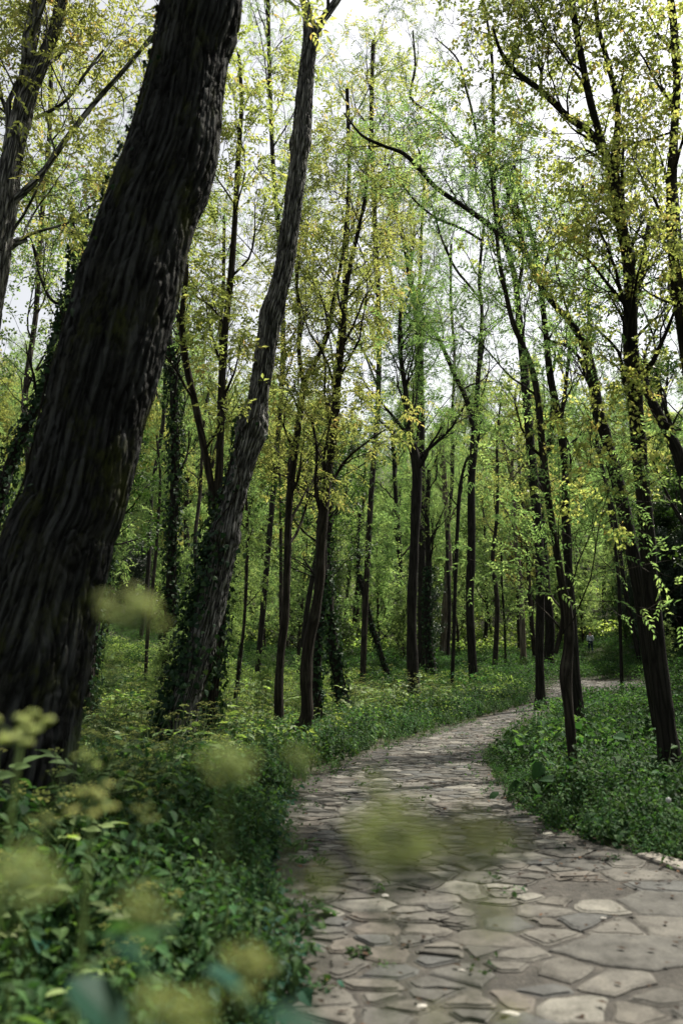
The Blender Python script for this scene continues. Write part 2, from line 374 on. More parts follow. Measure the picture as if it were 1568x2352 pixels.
for k, (sx, sy, sr) in enumerate(seeds):
    d = np.hypot(seeds[:, 0] - sx, seeds[:, 1] - sy); nb = np.argsort(d)[1:22]
    R0 = sr * 1.0 + 0.12
    pg = [np.array([sx + R0 * math.cos(q), sy + R0 * math.sin(q)]) for q in np.linspace(0, 2 * math.pi, 14, endpoint=False)]
    for j in nb:
        w = 0.5 + 0.22 * (sr - seeds[j, 2]) / (sr + seeds[j, 2])
        o2 = seeds[j, :2]; nrm = o2 - seeds[k, :2]; L = np.linalg.norm(nrm); nrm = nrm / L
        lim = w * L - 0.008 - 0.026 * (((k * 7 + j * 13) % 7) / 7) ** 2
        res = []
        for q in range(len(pg)):
            A_, B_ = pg[q], pg[(q + 1) % len(pg)]
            da = (A_ - seeds[k, :2]) @ nrm - lim; db = (B_ - seeds[k, :2]) @ nrm - lim
            if da <= 0: res.append(A_)
            if (da < 0) != (db < 0): res.append(A_ + (B_ - A_) * da / (da - db))
        pg = res
        if len(pg) < 3: break
    if len(pg) < 3: continue
    pg = np.array(pg)
    # cut corners and roughen
    e = np.roll(pg, -1, 0) - pg; le = np.linalg.norm(e, axis=1)
    pts = []
    for q in range(len(pg)):
        if le[q] < 0.012: continue
        cut = min(0.12 * le[q], 0.016)
        ns = max(1, int(le[q] / (0.07 if sy < 9 else 0.18)))
        A_ = pg[q] + e[q] / le[q] * cut; B_ = pg[q] + e[q] * (1 - cut / le[q])
        for s in range(ns + 1):
            pts.append(A_ + (B_ - A_) * s / ns + np.array([pr.gauss(0, 1), pr.gauss(0, 1)]) * (0.007 if sy < 12 else 0.005))
    pts = np.array(pts)
    if len(pts) < 4: continue
    pts[:, 1] /= ANI
    if sy < 14:
        qn = pnoise(np.c_[pts * 9, np.full(len(pts), k * .7)]); cc0 = pts.mean(0); pts = cc0 + (pts - cc0) * (1 + .10 * qn[:, None])
    c0 = pts.mean(0)
    if path_dist([c0[0]], [c0[1]])[0] > -sr * .35: continue
    if pr.random() < .05: continue
    h = 0.006 + 0.007 * pr.random(); tx, ty = pr.gauss(0, .008), pr.gauss(0, .008)
    n = len(pts)
    def zz(Pq, dz): return ground(Pq[:, 0], Pq[:, 1]) + 0.012 + dz + (Pq[:, 0] - c0[0]) * tx + (Pq[:, 1] - c0[1]) * ty
    r1 = pts; r2 = c0 + (pts - c0) * (1 - 0.012 / max(sr * 0.5, 0.05)); r3 = c0 + (pts - c0) * 0.86
    rings = [np.c_[r1, ground(r1[:, 0], r1[:, 1]) + 0.004], np.c_[r1, zz(r1, h - 0.006)], np.c_[r2, zz(r2, h)], np.c_[r3, zz(r3, h + 0.003)]]
    Vs = np.vstack(rings + [[[*c0, float(ground(*c0)) + 0.012 + h + 0.004]]])
    col = pr.random()
    ii = np.arange(n); i2 = (ii + 1) % n
    for rg in range(3):
        a.add(Vs if rg == 0 else np.zeros((0, 3)), (np.stack([rg * n + ii, rg * n + i2, (rg + 1) * n + i2, (rg + 1) * n + ii], -1) - (0 if rg == 0 else len(Vs))), 1, np.full(n, col))
    a.add(np.zeros((0, 3)), np.stack([3 * n + ii, 3 * n + i2, np.full(n, 4 * n)], -1) - len(Vs), 1, np.full(n, col))

m, t, out = newmat('packed_earth')
g = t.nodes.new('ShaderNodeNewGeometry'); n = N_(t, 'ShaderNodeTexNoise', Scale=9.0, Detail=9.0, Roughness=0.75); t.links.new(g.outputs['Position'], n.inputs['Vector'])
r = ramp(t, [(0.3, (.016, .015, .013)), (0.52, (.042, .038, .033)), (0.75, (.11, .10, .086))]); t.links.new(n.outputs['Fac'], r.inputs[0])
p = t.nodes.new('ShaderNodeBsdfPrincipled'); p.inputs['Roughness'].default_value = 0.95; t.links.new(r.outputs[0], p.inputs['Base Color'])
n2 = N_(t, 'ShaderNodeTexNoise', Scale=60.0, Detail=6.0); t.links.new(g.outputs['Position'], n2.inputs['Vector'])
b = t.nodes.new('ShaderNodeBump'); b.inputs['Strength'].default_value = 0.9; b.inputs['Distance'].default_value = 0.015
t.links.new(n2.outputs['Fac'], b.inputs['Height']); t.links.new(b.outputs[0], p.inputs['Normal']); t.links.new(p.outputs[0], out.inputs['Surface'])
M['earth'] = m
m, t, out = newmat('flagstone')
g = t.nodes.new('ShaderNodeNewGeometry'); at_ = N_(t, 'ShaderNodeAttribute', attribute_name='rnd')
r = ramp(t, [(0.0, (.100, .098, .092)), (0.18, (.135, .129, .118)), (0.36, (.092, .094, .094)), (0.5, (.135, .127, .114)), (0.66, (.098, .094, .086)), (0.78, (.125, .113, .101)), (0.88, (.21, .204, .184))], 'CONSTANT'); t.links.new(at_.outputs['Fac'], r.inputs[0])
n = N_(t, 'ShaderNodeTexNoise', Scale=5.0, Detail=10.0, Roughness=0.72); t.links.new(g.outputs['Position'], n.inputs['Vector'])
r2 = ramp(t, [(0.32, (.30, .29, .27)), (0.44, (.68, .67, .65)), (0.55, (.95, .94, .92)), (0.70, (1.25, 1.22, 1.16))]); t.links.new(n.outputs['Fac'], r2.inputs[0])
mx = N_(t, 'ShaderNodeMix', data_type='RGBA', blend_type='MULTIPLY'); mx.inputs[0].default_value = 1; t.links.new(r.outputs[0], mx.inputs[6]); t.links.new(r2.outputs[0], mx.inputs[7])
n3 = N_(t, 'ShaderNodeTexNoise', Scale=70.0, Detail=5.0, Roughness=0.7); t.links.new(g.outputs['Position'], n3.inputs['Vector'])
r3 = ramp(t, [(0.35, (.6, .6, .6)), (0.6, (1, 1, 1))]); t.links.new(n3.outputs['Fac'], r3.inputs[0])
mx2 = N_(t, 'ShaderNodeMix', data_type='RGBA', blend_type='MULTIPLY'); mx2.inputs[0].default_value = 0.8; t.links.new(mx.outputs[2], mx2.inputs[6]); t.links.new(r3.outputs[0], mx2.inputs[7])
p = t.nodes.new('ShaderNodeBsdfPrincipled'); p.inputs['Roughness'].default_value = 0.8; p.inputs['Specular IOR Level'].default_value = 0.25; t.links.new(mx2.outputs[2], p.inputs['Base Color'])
b = t.nodes.new('ShaderNodeBump'); b.inputs['Strength'].default_value = 0.7; b.inputs['Distance'].default_value = 0.02
b2 = t.nodes.new('ShaderNodeBump'); b2.inputs['Strength'].default_value = 0.5; b2.inputs['Distance'].default_value = 0.004
t.links.new(n.outputs['Fac'], b.inputs['Height']); t.links.new(n3.outputs['Fac'], b2.inputs['Height']); t.links.new(b.outputs[0], b2.inputs['Normal'])
t.links.new(b2.outputs[0], p.inputs['Normal']); t.links.new(p.outputs[0], out.inputs['Surface'])
M['stone'] = m
tag(a.build('path', [M['earth'], M['stone']]), 'winding footpath of irregular flagstones', None, kind='structure')

# ------------------------------------------------------------------ leaves: templates of leaflets
def leaflet(L, W, fold=0.15, droop=0.1):
    """a four-cornered leaf along +x"""
    return np.array([[0, 0, 0], [L * .45, W / 2, W * fold], [L, 0, -L * droop], [L * .45, -W / 2, W * fold]])
def rotz(a): c, s = math.cos(a), math.sin(a); return np.array([[c, -s, 0], [s, c, 0], [0, 0, 1]])
def roty(a): c, s = math.cos(a), math.sin(a); return np.array([[c, 0, s], [0, 1, 0], [-s, 0, c]])
def rotx(a): c, s = math.cos(a), math.sin(a); return np.array([[1, 0, 0], [0, c, -s], [0, s, c]])
def sprig_tpl(kind, seed=0):
    r = random.Random(seed); out = []
    if kind == 'pinnate':           # walnut or ash: paired leaflets along a midrib
        for k in range(4):
            for s in (-1, 1):
                l = leaflet(.10 * (0.75 + 0.4 * r.random()), .042, .2, .25) @ rotx(r.uniform(-.6, .6)).T @ roty(r.uniform(0, .6)).T @ rotz(s * r.uniform(.8, 1.2)).T
                out.append(l + [.05 + k * .055, 0, -.012 * k * k])
        out.append(leaflet(.12, .05) @ roty(.5).T + [.26, 0, -.16])
    elif kind == 'feather':
        for k in range(5):
            for s in (-1, 1):
                l = leaflet(.075 * (0.7 + 0.4 * r.random()), .026, .2, .2) @ rotx(r.uniform(-.5, .5)).T @ roty(r.uniform(-.2, .5)).T @ rotz(s * r.uniform(.7, 1.1)).T
                out.append(l + [.03 + k * .05, 0, -.006 * k * k])
    else:                            # broad: loose simple leaves
        for k in range(7):
            l = leaflet(.085 * (0.7 + 0.6 * r.random()), .06, .15, .2) @ rotx(r.uniform(-.7, .7)).T @ roty(r.uniform(-.3, .8)).T @ rotz(r.uniform(-1.4, 1.4)).T
            out.append(l + [r.uniform(.0, .24), r.uniform(-.06, .06), r.uniform(-.04, .04)])
    return np.array(out)             # (n,4,3)
TPL = {k: [sprig_tpl(k, s) for s in range(3)] for k in ('pinnate', 'feather', 'broad')}

def frames(D, roll):
    """rotation matrices whose x axis is D, z roughly up, rolled"""
    D = norm(D); up = np.array([0, 0, 1.0]); Yv = np.cross(np.broadcast_to(up, D.shape), D)
    bad = np.linalg.norm(Yv, axis=1) < 1e-3; Yv[bad] = [1, 0, 0]; Yv = norm(Yv); Zv = np.cross(D, Yv)
    c, s = np.cos(roll)[:, None], np.sin(roll)[:, None]
    return np.stack([D, Yv * c + Zv * s, -Yv * s + Zv * c], -1)
def add_sprigs(acc, P, Dv, scale, kind, rg, mat=0, rndbias=None, roll=0.7):
    n = len(P)
    if n == 0: return
    ch = rg.integers(0, 3, n)
    Rm = frames(Dv, rg.normal(0, roll, n))
    sc = scale * rg.uniform(.7, 1.25, n)
    for c in range(3):
        k = ch == c
        if not k.any(): continue
        T = TPL[kind][c]
        Vv = np.einsum('nij,lvj->nlvi', Rm[k], T) * sc[k][:, None, None, None] + P[k][:, None, None, :]
        nl = k.sum() * len(T)
        base = rg.random(k.sum())[:, None] * 0.7 if rndbias is None else rndbias[k][:, None] * 0.7
        rv = (base + rg.random((k.sum(), len(T))) * 0.3).ravel()
        acc.add(Vv.reshape(-1, 3), np.arange(nl * 4).reshape(-1, 4), mat, rv)

def offshoots(P, R, n, rg, tmin=.25, L=1.0, spread=(0.6, 1.1), up=0.25, K=6, wob=0.12, rs=0.5, curl=0.1, Lvar=.4, bias=None):
    """n side curves from every curve of P (N,k,3)"""
    N, k, _ = P.shape
    tpar = tmin + (1 - tmin) * (np.arange(n)[None] + rg.random((N, n))) / n * 0.98
    f = tpar * (k - 1); i0 = np.clip(f.astype(int), 0, k - 2); fr = (f - i0)[..., None]; ar = np.arange(N)[:, None]
    S = P[ar, i0] * (1 - fr) + P[ar, i0 + 1] * fr; T = norm(P[ar, i0 + 1] - P[ar, i0])
    r0 = R[ar, i0] * (1 - fr[..., 0]) + R[ar, i0 + 1] * fr[..., 0]
    rv = rg.normal(size=T.shape); 
    if bias is not None: rv = rv + bias
    perp = norm(rv - (rv * T).sum(-1, keepdims=True) * T)
    a_ = rg.uniform(*spread, size=(N, n, 1))
    Dv = norm(T * np.cos(a_) + perp * np.sin(a_) + np.array([0, 0, up]))
    Lc = (L * (1 - 0.45 * tpar) * rg.uniform(1 - Lvar, 1 + Lvar, (N, n)))
    S = S.reshape(-1, 3); Dv = Dv.reshape(-1, 3); Lc = Lc.ravel(); r0 = r0.ravel()
    C = [S]; d = Dv
    for s in range(K - 1):
        d = norm(d + rg.normal(size=d.shape) * wob + np.array([0, 0, curl]))
        C.append(C[-1] + d * (Lc / (K - 1))[:, None])
    C = np.stack(C, 1)
    rr = np.clip(r0 * rs, 0.004, None)[:, None] * np.linspace(1, .25, K)
    return C, rr

def crown_from(acc, limbs, rg, kind, leaf_mat_i=1, size=1.0, n1=10, n2=5, n3=5, L1=3.0, L2=1.3, L3=.55, tmin=.3, sprigs=3, lscale=1.0, up=.3, keep=None, droop=0.0):
    """limbs: list of (P(k,3), R(k)) of the thick wood. Adds wood (mat 0) and leaves (mat leaf_mat_i)"""
    for P, R, nn, tm in limbs:
        P = P[None]; R = R[None]
        c1, r1 = offshoots(P, R, nn, rg, tm, L1, (.5, 1.15), up, 8, .16, .42, .07)
        c2, r2 = offshoots(c1, r1, n2, rg, .2, L2, (.5, 1.1), .1, 6, .18, .5, .04 - droop)
        c3, r3 = offshoots(c2, r2, n3, rg, .2, L3, (.4, 1.1), 0, 4, .2, .55, -.04 - droop)
        if keep is not None:
            k1, k2, k3 = (keep(c.mean(1)) for c in (c1, c2, c3)); c1, r1, c2, r2, c3, r3 = c1[k1], r1[k1], c2[k2], r2[k2], c3[k3], r3[k3]
        for c, r, s in ((c1, r1, 6), (c2, r2, 4), (c3, r3, 3)):
            if len(c):
                Vv, F, bk = tubes(c, np.clip(r, .003, None), s); acc.add(Vv, F, 0, None, bk)
        for c, ns in ((c3, sprigs), (c2, max(1, sprigs - 1))):
            if not len(c): continue
            N, k, _ = c.shape
            f = (0.35 + 0.65 * rg.random((N, ns))) * (k - 1); i0 = np.clip(f.astype(int), 0, k - 2); fr = (f - i0)[..., None]; ar = np.arange(N)[:, None]
            S = c[ar, i0] * (1 - fr) + c[ar, i0 + 1] * fr; T = norm(c[ar, i0 + 1] - c[ar, i0])
            Dv = T * .7 + rg.normal(size=T.shape) * .55 + np.array([0, 0, -.12 - droop])
            bias = np.clip(np.repeat(rg.random(N)[:, None], ns, 1) + rg.normal(0, .15, (N, ns)), 0, 1)
            add_sprigs(acc, S.reshape(-1, 3), Dv.reshape(-1, 3), lscale, kind, rg, leaf_mat_i, bias.ravel())

# ivy leaf: five-pointed
IVY = np.array([[0, 0, 0], [.02, .038, .004], [.045, .030, .006], [.085, 0, -.010], [.045, -.030, .006], [.02, -.038, .004]])
def ivy_on(P, R, rg, n, t0, t1, side=None, scale=1.0, thick=.08, parent=None, name='ivy', width=2.6):
    """ivy leaves over a trunk curve, between fractions t0..t1; side = unit x direction it keeps to"""
    k = len(P); f = (t0 + (t1 - t0) * rg.random(n) ** 1.0) * (k - 1); i0 = np.clip(f.astype(int), 0, k - 2); fr = (f - i0)[:, None]
    S = P[i0] * (1 - fr) + P[i0 + 1] * fr; T = norm(P[i0 + 1] - P[i0]); r = R[i0] * (1 - fr[:, 0]) + R[i0 + 1] * fr[:, 0]
    A = norm(np.cross(T, np.array([0, 1.0, 0]))); B = np.cross(T, A)      # A points to +-x
    th = rg.uniform(0, 2 * np.pi, n) if side is None else (0 if side * A[0, 0] > 0 else np.pi) + rg.normal(0, width / 3, n)
    O = A * np.cos(th)[:, None] + B * np.sin(th)[:, None]
    clump = 0.5 + 0.5 * np.sin(f * 1.9 + 1.3 * th) * np.sin(f * .7 + 2 * th)
    Q = S + O * (r + thick * rg.random(n) * (0.35 + 0.65 * clump) + .01)[:, None]
    Dv = norm(-T * .8 + O * .35 + rg.normal(size=O.shape) * .45)
    Zv = norm(O + rg.normal(size=O.shape) * .35); Yv = norm(np.cross(Zv, Dv)); Zv = np.cross(Dv, Yv)
    Rm = np.stack([Dv, Yv, Zv], -1)
    sc = .78 * scale * rg.uniform(.5, 1.35, n)
    Vv = np.einsum('nij,vj->nvi', Rm, IVY) * sc[:, None, None] + Q[:, None]
    a = Acc(); a.add(Vv.reshape(-1, 3), np.arange(n * 6).reshape(-1, 6), 0, rg.random(n))
    # climbing stems
    for q in range(3):
        ph = rg.uniform(0, 6.28) if side is None else (0 if side * A[0, 0] > 0 else np.pi) + rg.normal(0, .5)
        idx = np.linspace(t0, t1, 16) * (k - 1); ii = np.clip(idx.astype(int), 0, k - 2)
        Tm = norm(P[ii + 1] - P[ii]); Am = norm(np.cross(Tm, np.array([0, 1.0, 0]))); Bm = np.cross(Tm, Am); w = ph + .5 * np.sin(np.arange(16) * .8 + q)
        C = P[ii] + (Am * np.cos(w)[:, None] + Bm * np.sin(w)[:, None]) * (R[ii] + .008)[:, None]
        Vt, Ft, bk = tubes(C[None], np.full((1, 16), .008), 5); a.add(Vt, Ft, 1, None, bk)
    return a.build(name, [M['ivy'], M['bark']], parent)

def furrow(amp, freq, seed=0, stretch=.17, lumps=1.0):
    """ridged, interlacing bark relief for near trunks; freq in ridges per metre"""
    o = seed * 13.7
    def f(th, s, r):
        r0 = r.mean()
        tw = th + .25 * np.sin(s * .9 + seed)
        P = np.stack([np.cos(tw) * r0 * freq + o, np.sin(tw) * r0 * freq, s * freq * stretch], -1)
        wv = pnoise(P * .45 + 9.1)[..., None] * np.array([.9, .9, .3])
        g1 = np.exp(-(pnoise(P + wv) / .13) ** 2)
        g2 = np.exp(-(pnoise(P * 1.9 + wv * 1.5 + 31) / .11) ** 2)
        n3 = pnoise(np.stack([np.cos(th) * r0 * 30, np.sin(th) * r0 * 30, s * 22], -1) + o)
        big = pnoise(np.stack([np.cos(th) * 1.3 + o, np.sin(th) * 1.3, s * 1.1], -1)) + .6 * pnoise(np.stack([np.cos(th) * 2.2, np.sin(th) * 2.2 + o, s * 2.6], -1))
        q = np.clip(g1 * .9 + g2 * .45, 0, 1.1)
        return -amp * q * 1.4 + amp * .22 * n3 + amp * 1.5 * lumps * big
    return f

ALL_TRUNKS = []
def traced_tree(name, label, pts, Y=None, veg=0.5, limbs=(), bark='bark_dark', leaf='fresh', kind='feather', n1=10, n2=5, n3=4, L1=2.6, L2=1.2, L3=.5,
                tmin=.45, sprigs=2, lscale=1.0, ivy=None, sides=14, disp=None, ext=0.0, seed=0, group=None, up=.3, steps=None, burls=(), flare=1.0, keep=None, nlimb=5, droop=0.0, ltmin=.15, cat='tree', yw=0.0):
    """pts: [(x, y, width)] from the ground up on the photograph's lines of sight, all at distance Y"""
    rg = np.random.default_rng(100 + seed)
    n1 = int(math.ceil(n1 * .72)) if n1 else 0
    if Y is None: Y = float(hit(pts[0][0], pts[0][1], veg)[1])
    def curve(pl, Yc, w=0):
        Q = []
        for k, (x, y, wd) in enumerate(pl):
            yy = Yc + (w * math.sin(k * 1.7 + seed) if k > 1 else 0)
            p = at(x, y, yy); dz = (p - CAM) @ FW; Q.append([*p, wd / 2 * dz / FPX])
        Q = np.array(Q)
        # widths were read along the horizontal: a leaning stem is thinner across its own axis
        d2 = np.gradient(np.array([(p[0], p[1]) for p in pl], float), axis=0); cs = np.abs(d2[:, 1]) / np.maximum(np.hypot(d2[:, 0], d2[:, 1]), 1e-6)
        Q[:, 3] *= np.clip(cs, .80, 1); return Q
    Q = curve(pts, Y, yw)
    # carry the stem down to the soil
    b = Q[0].copy(); gz = float(ground(b[0], b[1]))
    if b[2] > gz - .1:
        d = norm(Q[0, :3] - Q[1, :3]); k = min((b[2] - gz + .15) / max(-d[2], .3), 2.0); e = b.copy(); e[:3] += d * k; e[2] = gz - .12; e[3] = b[3] * flare
        Q = np.vstack([e, Q])
    if ext:
        d = norm(Q[-1, :3] - Q[-2, :3] + np.array([0, 0, .1])); e = Q[-1].copy(); e[:3] += d * ext; e[3] *= .35; m_ = Q[-1].copy(); m_[:3] += d * ext * .5; m_[3] *= .7
        Q = np.vstack([Q, m_, e])
    K = steps or max(24, len(Q) * 5)
    C = catmull(Q, K); C[:, 3] = np.clip(C[:, 3], .012, None)
    for (bx, by, amt) in burls:
        p = at(bx, by, Y); dd = np.linalg.norm(C[:, :3] - p, axis=1); C[:, 3] += amt * np.exp(-(dd / (amt * 4)) ** 2)
    base = Q[0, :3].copy(); base[2] = float(ground(base[0], base[1]))
    root = empty(name, base); tag(root, label, cat, group)
    P, R = C[:, :3] - base, C[:, 3]
    u_ = np.linspace(0, K / 9.0, K); R = R * (1 + (.16 if disp is None else .04) * pnoise(np.stack([u_ * 2 if disp is None else u_ * .3, u_ * 0 + seed * 3.3, u_ * 0], -1)))
    sL = np.concatenate([[0], np.cumsum(np.linalg.norm(np.diff(P, axis=0), axis=1))]); R = R * (1 + .55 * np.exp(-(sL / (R[0] * 2.2 + .12)) ** 2))
    a = Acc(); Vv, F, bk = tubes(P[None], R[None], sides, disp=disp); a.add(Vv, F, 0, None, bk)
    limbs_c = []
    for lp in limbs:
        q = curve(lp, Y, 0); cc = catmull(q, max(14, len(q) * 4)); cc[:, 3] = np.clip(cc[:, 3], .008, None)
        lP, lR = cc[:, :3] - base, cc[:, 3]; lR = lR * (1 + rg.normal(0, .03, len(lR)))
        t_ = np.linspace(0, 1, len(lR)); lP = lP + np.c_[0 * t_, t_ * rg.uniform(-.8, .8) * Y * .03, 0 * t_]
        Vv, F, bk = tubes(lP[None], lR[None], max(8, sides // 2), disp=disp if disp and lR[0] > .08 else None); a.add(Vv, F, 0, None, bk)
        limbs_c.append((lP, lR, nlimb, ltmin))
    tr = a.build('trunk', [M[bark]], root, smooth=True)
    ALL_TRUNKS.append((base[0], base[1]))
    if n1 or limbs_c:
        ca = Acc(); L = []
        if n1: L.append((P, R, n1, tmin))
        L += limbs_c
        kp = (lambda c: keep(c + base)) if keep else None
        crown_from(ca, L, rg, kind, 1, 1, n1, n2, n3 + 1, L1, L2, L3 * 1.1, tmin, sprigs, lscale * (.80 if Y < 14 else .78), up, kp, droop)
        if ca.order: ca.build('crown', [M[bark], M[leaf]], root, smooth={0})
    if ivy:
        for iv in (ivy if isinstance(ivy, list) else [ivy]):
            n, t0, t1, side, sc, th = iv[:6]; ivy_on(P, R, rg, n, t0, t1, side, sc, th, root, width=iv[6] if len(iv) > 6 else 2.6)
    return root

# --- the two big leaning trunks on the left
high = lambda c: px(c)[1] < 200
r_ = traced_tree('leaning_tree', 'huge dark furrowed trunk leaning right across the left edge, the nearest tree',
    [(-120, 2060, 370), (-75, 1950, 312), (-10, 1750, 292), (50, 1550, 284), (92, 1400, 266), (140, 1234, 254), (174, 1150, 236), (220, 950, 238), (268, 770, 240), (315, 590, 232), (345, 490, 226), (388, 385, 226), (409, 300, 200), (427, 200, 182), (442, 120, 176), (460, 45, 188), (470, -60, 170)],
    Y=5.4, veg=0, bark='bark_big', leaf='gold', kind='pinnate', n1=0, sides=340, steps=800, disp=furrow(.019, 17, 3, .19, .10), flare=1.25, seed=1, ext=3.0,
    limbs=[[(475, 60, 60), (540, -60, 55), (640, -220, 40), (760, -420, 20)], [(430, 0, 90), (380, -150, 70), (300, -330, 45), (180, -600, 20)]],
    L1=2.0, nlimb=6, keep=high, ivy=[(520, .24, .80, -1, .7, .035, 1.2)], burls=[(500, 40, .022), (480, 385, .02)])
r_ = traced_tree('leaning_tree', 'tall scaly grey-brown trunk leaning right, ivy round its foot, forked at the very top',
    [(398, 1710, 84), (412, 1660, 76), (436, 1580, 66), (470, 1450, 70), (503, 1310, 66), (522, 1210, 60), (548, 1100, 58), (572, 1010, 56), (590, 930, 48), (608, 820, 50), (622, 730, 50), (650, 620, 46), (668, 500, 44), (684, 380, 42), (696, 260, 40), (706, 150, 36), (714, 85, 36), (704, 20, 24), (688, -60, 20)],
    veg=.4, bark='bark_mid', leaf='gold', kind='pinnate', n1=5, tmin=.93, sides=150, steps=560, disp=furrow(.019, 14, 8, .34, .6), flare=1.2, seed=2, ext=4.0,
    limbs=[[(712, 100, 30), (735, 50, 24), (768, 0, 22), (800, -60, 18), (860, -180, 10)]], L1=1.8, keep=lambda c: px(c)[1] < 120,
    ivy=[(1700, .0, .21, -1, 1.1, .24), (380, .0, .12, None, 1.1, .12), (260, .18, .32, -1, 1.0, .05)], burls=[(590, 985, .07), (520, 1235, .05), (606, 712, .04), (690, 330, .03)])
# --- mid-left trunks
traced_tree('ivy_clad_tree', 'forked trunk wrapped in ivy directly behind the foot of the scaly leaning tree',
    [(475, 1675, 42), (488, 1560, 34), (503, 1400, 30), (500, 1250, 24), (500, 1150, 20), (505, 1050, 19), (509, 900, 18), (515, 780, 17), (530, 640, 15), (540, 500, 13), (548, 350, 12), (555, 230, 9), (548, 120, 7)],
    veg=.5, bark='bark', leaf='gold', kind='pinnate', n1=12, tmin=.45, limbs=[[(497, 1170, 17), (474, 1050, 17), (455, 950, 17), (430, 830, 16), (424, 740, 14), (435, 640, 11), (430, 560, 8)]],
    L1=1.7, ivy=[(1300, .0, .36, None, 1.1, .16)], seed=3, sprigs=3, lscale=1.0)
traced_tree('ivy_clad_tree', 'straight dark trunk thick with ivy, seen between the two leaning trees',
    [(385, 1590, 34), (390, 1450, 26), (395, 1300, 22), (400, 1150, 20), (402, 1000, 18), (398, 860, 17), (388, 760, 15), (400, 640, 12), (410, 520, 9)],
    veg=.5, bark='bark_dark', leaf='spring', kind='pinnate', n1=12, tmin=.45, L1=2.2, ivy=[(2300, .0, .75, None, 1.5, .22)], seed=4, limbs=[[(400, 850, 12), (412, 770, 10), (405, 700, 8), (370, 640, 6)]])
traced_tree('ivy_clad_tree', 'dark ivy-smothered trunk close against the right side of the huge trunk',
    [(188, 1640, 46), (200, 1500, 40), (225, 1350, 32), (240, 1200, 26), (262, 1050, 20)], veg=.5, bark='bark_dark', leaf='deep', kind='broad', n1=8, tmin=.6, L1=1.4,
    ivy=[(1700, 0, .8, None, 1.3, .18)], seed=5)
traced_tree('ivy_clad_tree', 'ivy-covered trunk slanting up from the left edge behind the huge trunk',
    [(-60, 1420, 44), (-20, 1230, 34), (20, 1080, 28), (60, 985, 24), (100, 900, 22), (135, 780, 20), (150, 700, 16), (175, 600, 13), (165, 500, 10)], Y=15, bark='bark_dark', leaf='spring', kind='broad', n1=12,
    tmin=.45, L1=2.0, ivy=[(2400, .1, .95, None, 1.3, .16)], seed=6, limbs=[[(150, 700, 10), (120, 690, 9), (95, 640, 8), (75, 560, 6)], [(165, 640, 8), (195, 560, 7), (210, 480, 5)]])
traced_tree('pole_tree', 'slim bare grey stem in the sunny undergrowth left of the ivy, between the leaning trees', [(335, 1555, 9), (340, 1450, 9), (352, 1340, 8), (362, 1220, 7), (368, 1100, 6), (360, 1000, 5)],
    veg=.4, bark='bark', leaf='fresh', kind='pinnate', n1=8, tmin=.55, L1=1.3, L2=.8, sides=8, seed=7)
traced_tree('pole_tree', 'thinnest crooked stem just right of the huge trunk', [(222, 1590, 6), (230, 1480, 6), (246, 1390, 6), (256, 1300, 5), (262, 1200, 4)],
    veg=.4, bark='bark', leaf='spring', kind='pinnate', n1=7, tmin=.5, L1=1.1, L2=.7, sides=8, seed=8)
traced_tree('pole_tree', 'thin ivy-footed stem leaning right, just right of the forked ivy trunk', [(542, 1600, 9), (552, 1510, 9), (560, 1440, 8), (566, 1330, 8), (568, 1200, 7), (560, 1080, 5)],
    veg=.4, bark='bark', leaf='fresh', kind='pinnate', n1=12, tmin=.4, L1=1.2, L2=.8, ivy=[(120, 0, .3, None, .9, .04)], sides=8, seed=9)
traced_tree('woodland_tree', 'straight slender trunk forking halfway up, left of the crooked-foot tree',
    [(641, 1650, 24), (640, 1590, 21), (645, 1500, 20), (656, 1400, 18), (660, 1280, 17), (664, 1160, 17), (674, 1060, 17), (688, 960, 16), (699, 880, 15), (725, 830, 12), (750, 770, 11), (768, 680, 9), (790, 560, 8), (800, 420, 6)],
    veg=.5, bark='bark', leaf='gold', kind='pinnate', n1=22, tmin=.3, L1=2.0, seed=10, limbs=[[(698, 890, 11), (686, 800, 10), (688, 720, 9), (680, 640, 8), (686, 540, 6)]])
traced_tree('woodland_tree', 'brown trunk with a crooked swollen foot beside the flower bank left of the path',
    [(672, 1700, 52), (692, 1672, 44), (705, 1640, 30), (703, 1560, 28), (708, 1480, 27), (725, 1400, 25), (734, 1330, 24), (738, 1230, 24), (748, 1130, 22), (764, 1010, 18), (776, 880, 16), (788, 760, 14), (796, 660, 11), (815, 560, 9), (838, 450, 7), (850, 300, 5)],
    veg=.2, bark='bark', leaf='gold', kind='pinnate', n1=24, tmin=.35, L1=2.0, seed=11, flare=1.1, sides=24, steps=120, limbs=[[(742, 1200, 12), (725, 1120, 9), (728, 1040, 7), (715, 960, 6)]])
traced_tree('ivy_clad_tree', 'ivy-clad trunk right beside and behind the tree with the crooked foot', [(728, 1630, 20), (727, 1540, 19), (735, 1430, 17), (745, 1300, 15), (740, 1180, 13), (728, 1060, 10)],
    veg=.5, bark='bark_dark', leaf='deep', kind='broad', n1=10, tmin=.5, L1=1.8, ivy=[(800, 0, .6, None, 1.2, .12)], seed=12)
traced_tree('ivy_clad_tree', 'ivy trunk leaning left over the sunny clearing right of the crooked-foot tree', [(786, 1610, 28), (774, 1540, 27), (762, 1460, 25), (754, 1380, 23), (748, 1280, 20), (758, 1150, 16), (770, 1050, 12)],
    veg=.5, bark='bark_dark', leaf='deep', kind='broad', n1=10, tmin=.5, L1=2.0, ivy=[(1500, 0, .7, None, 1.3, .14)], seed=13)
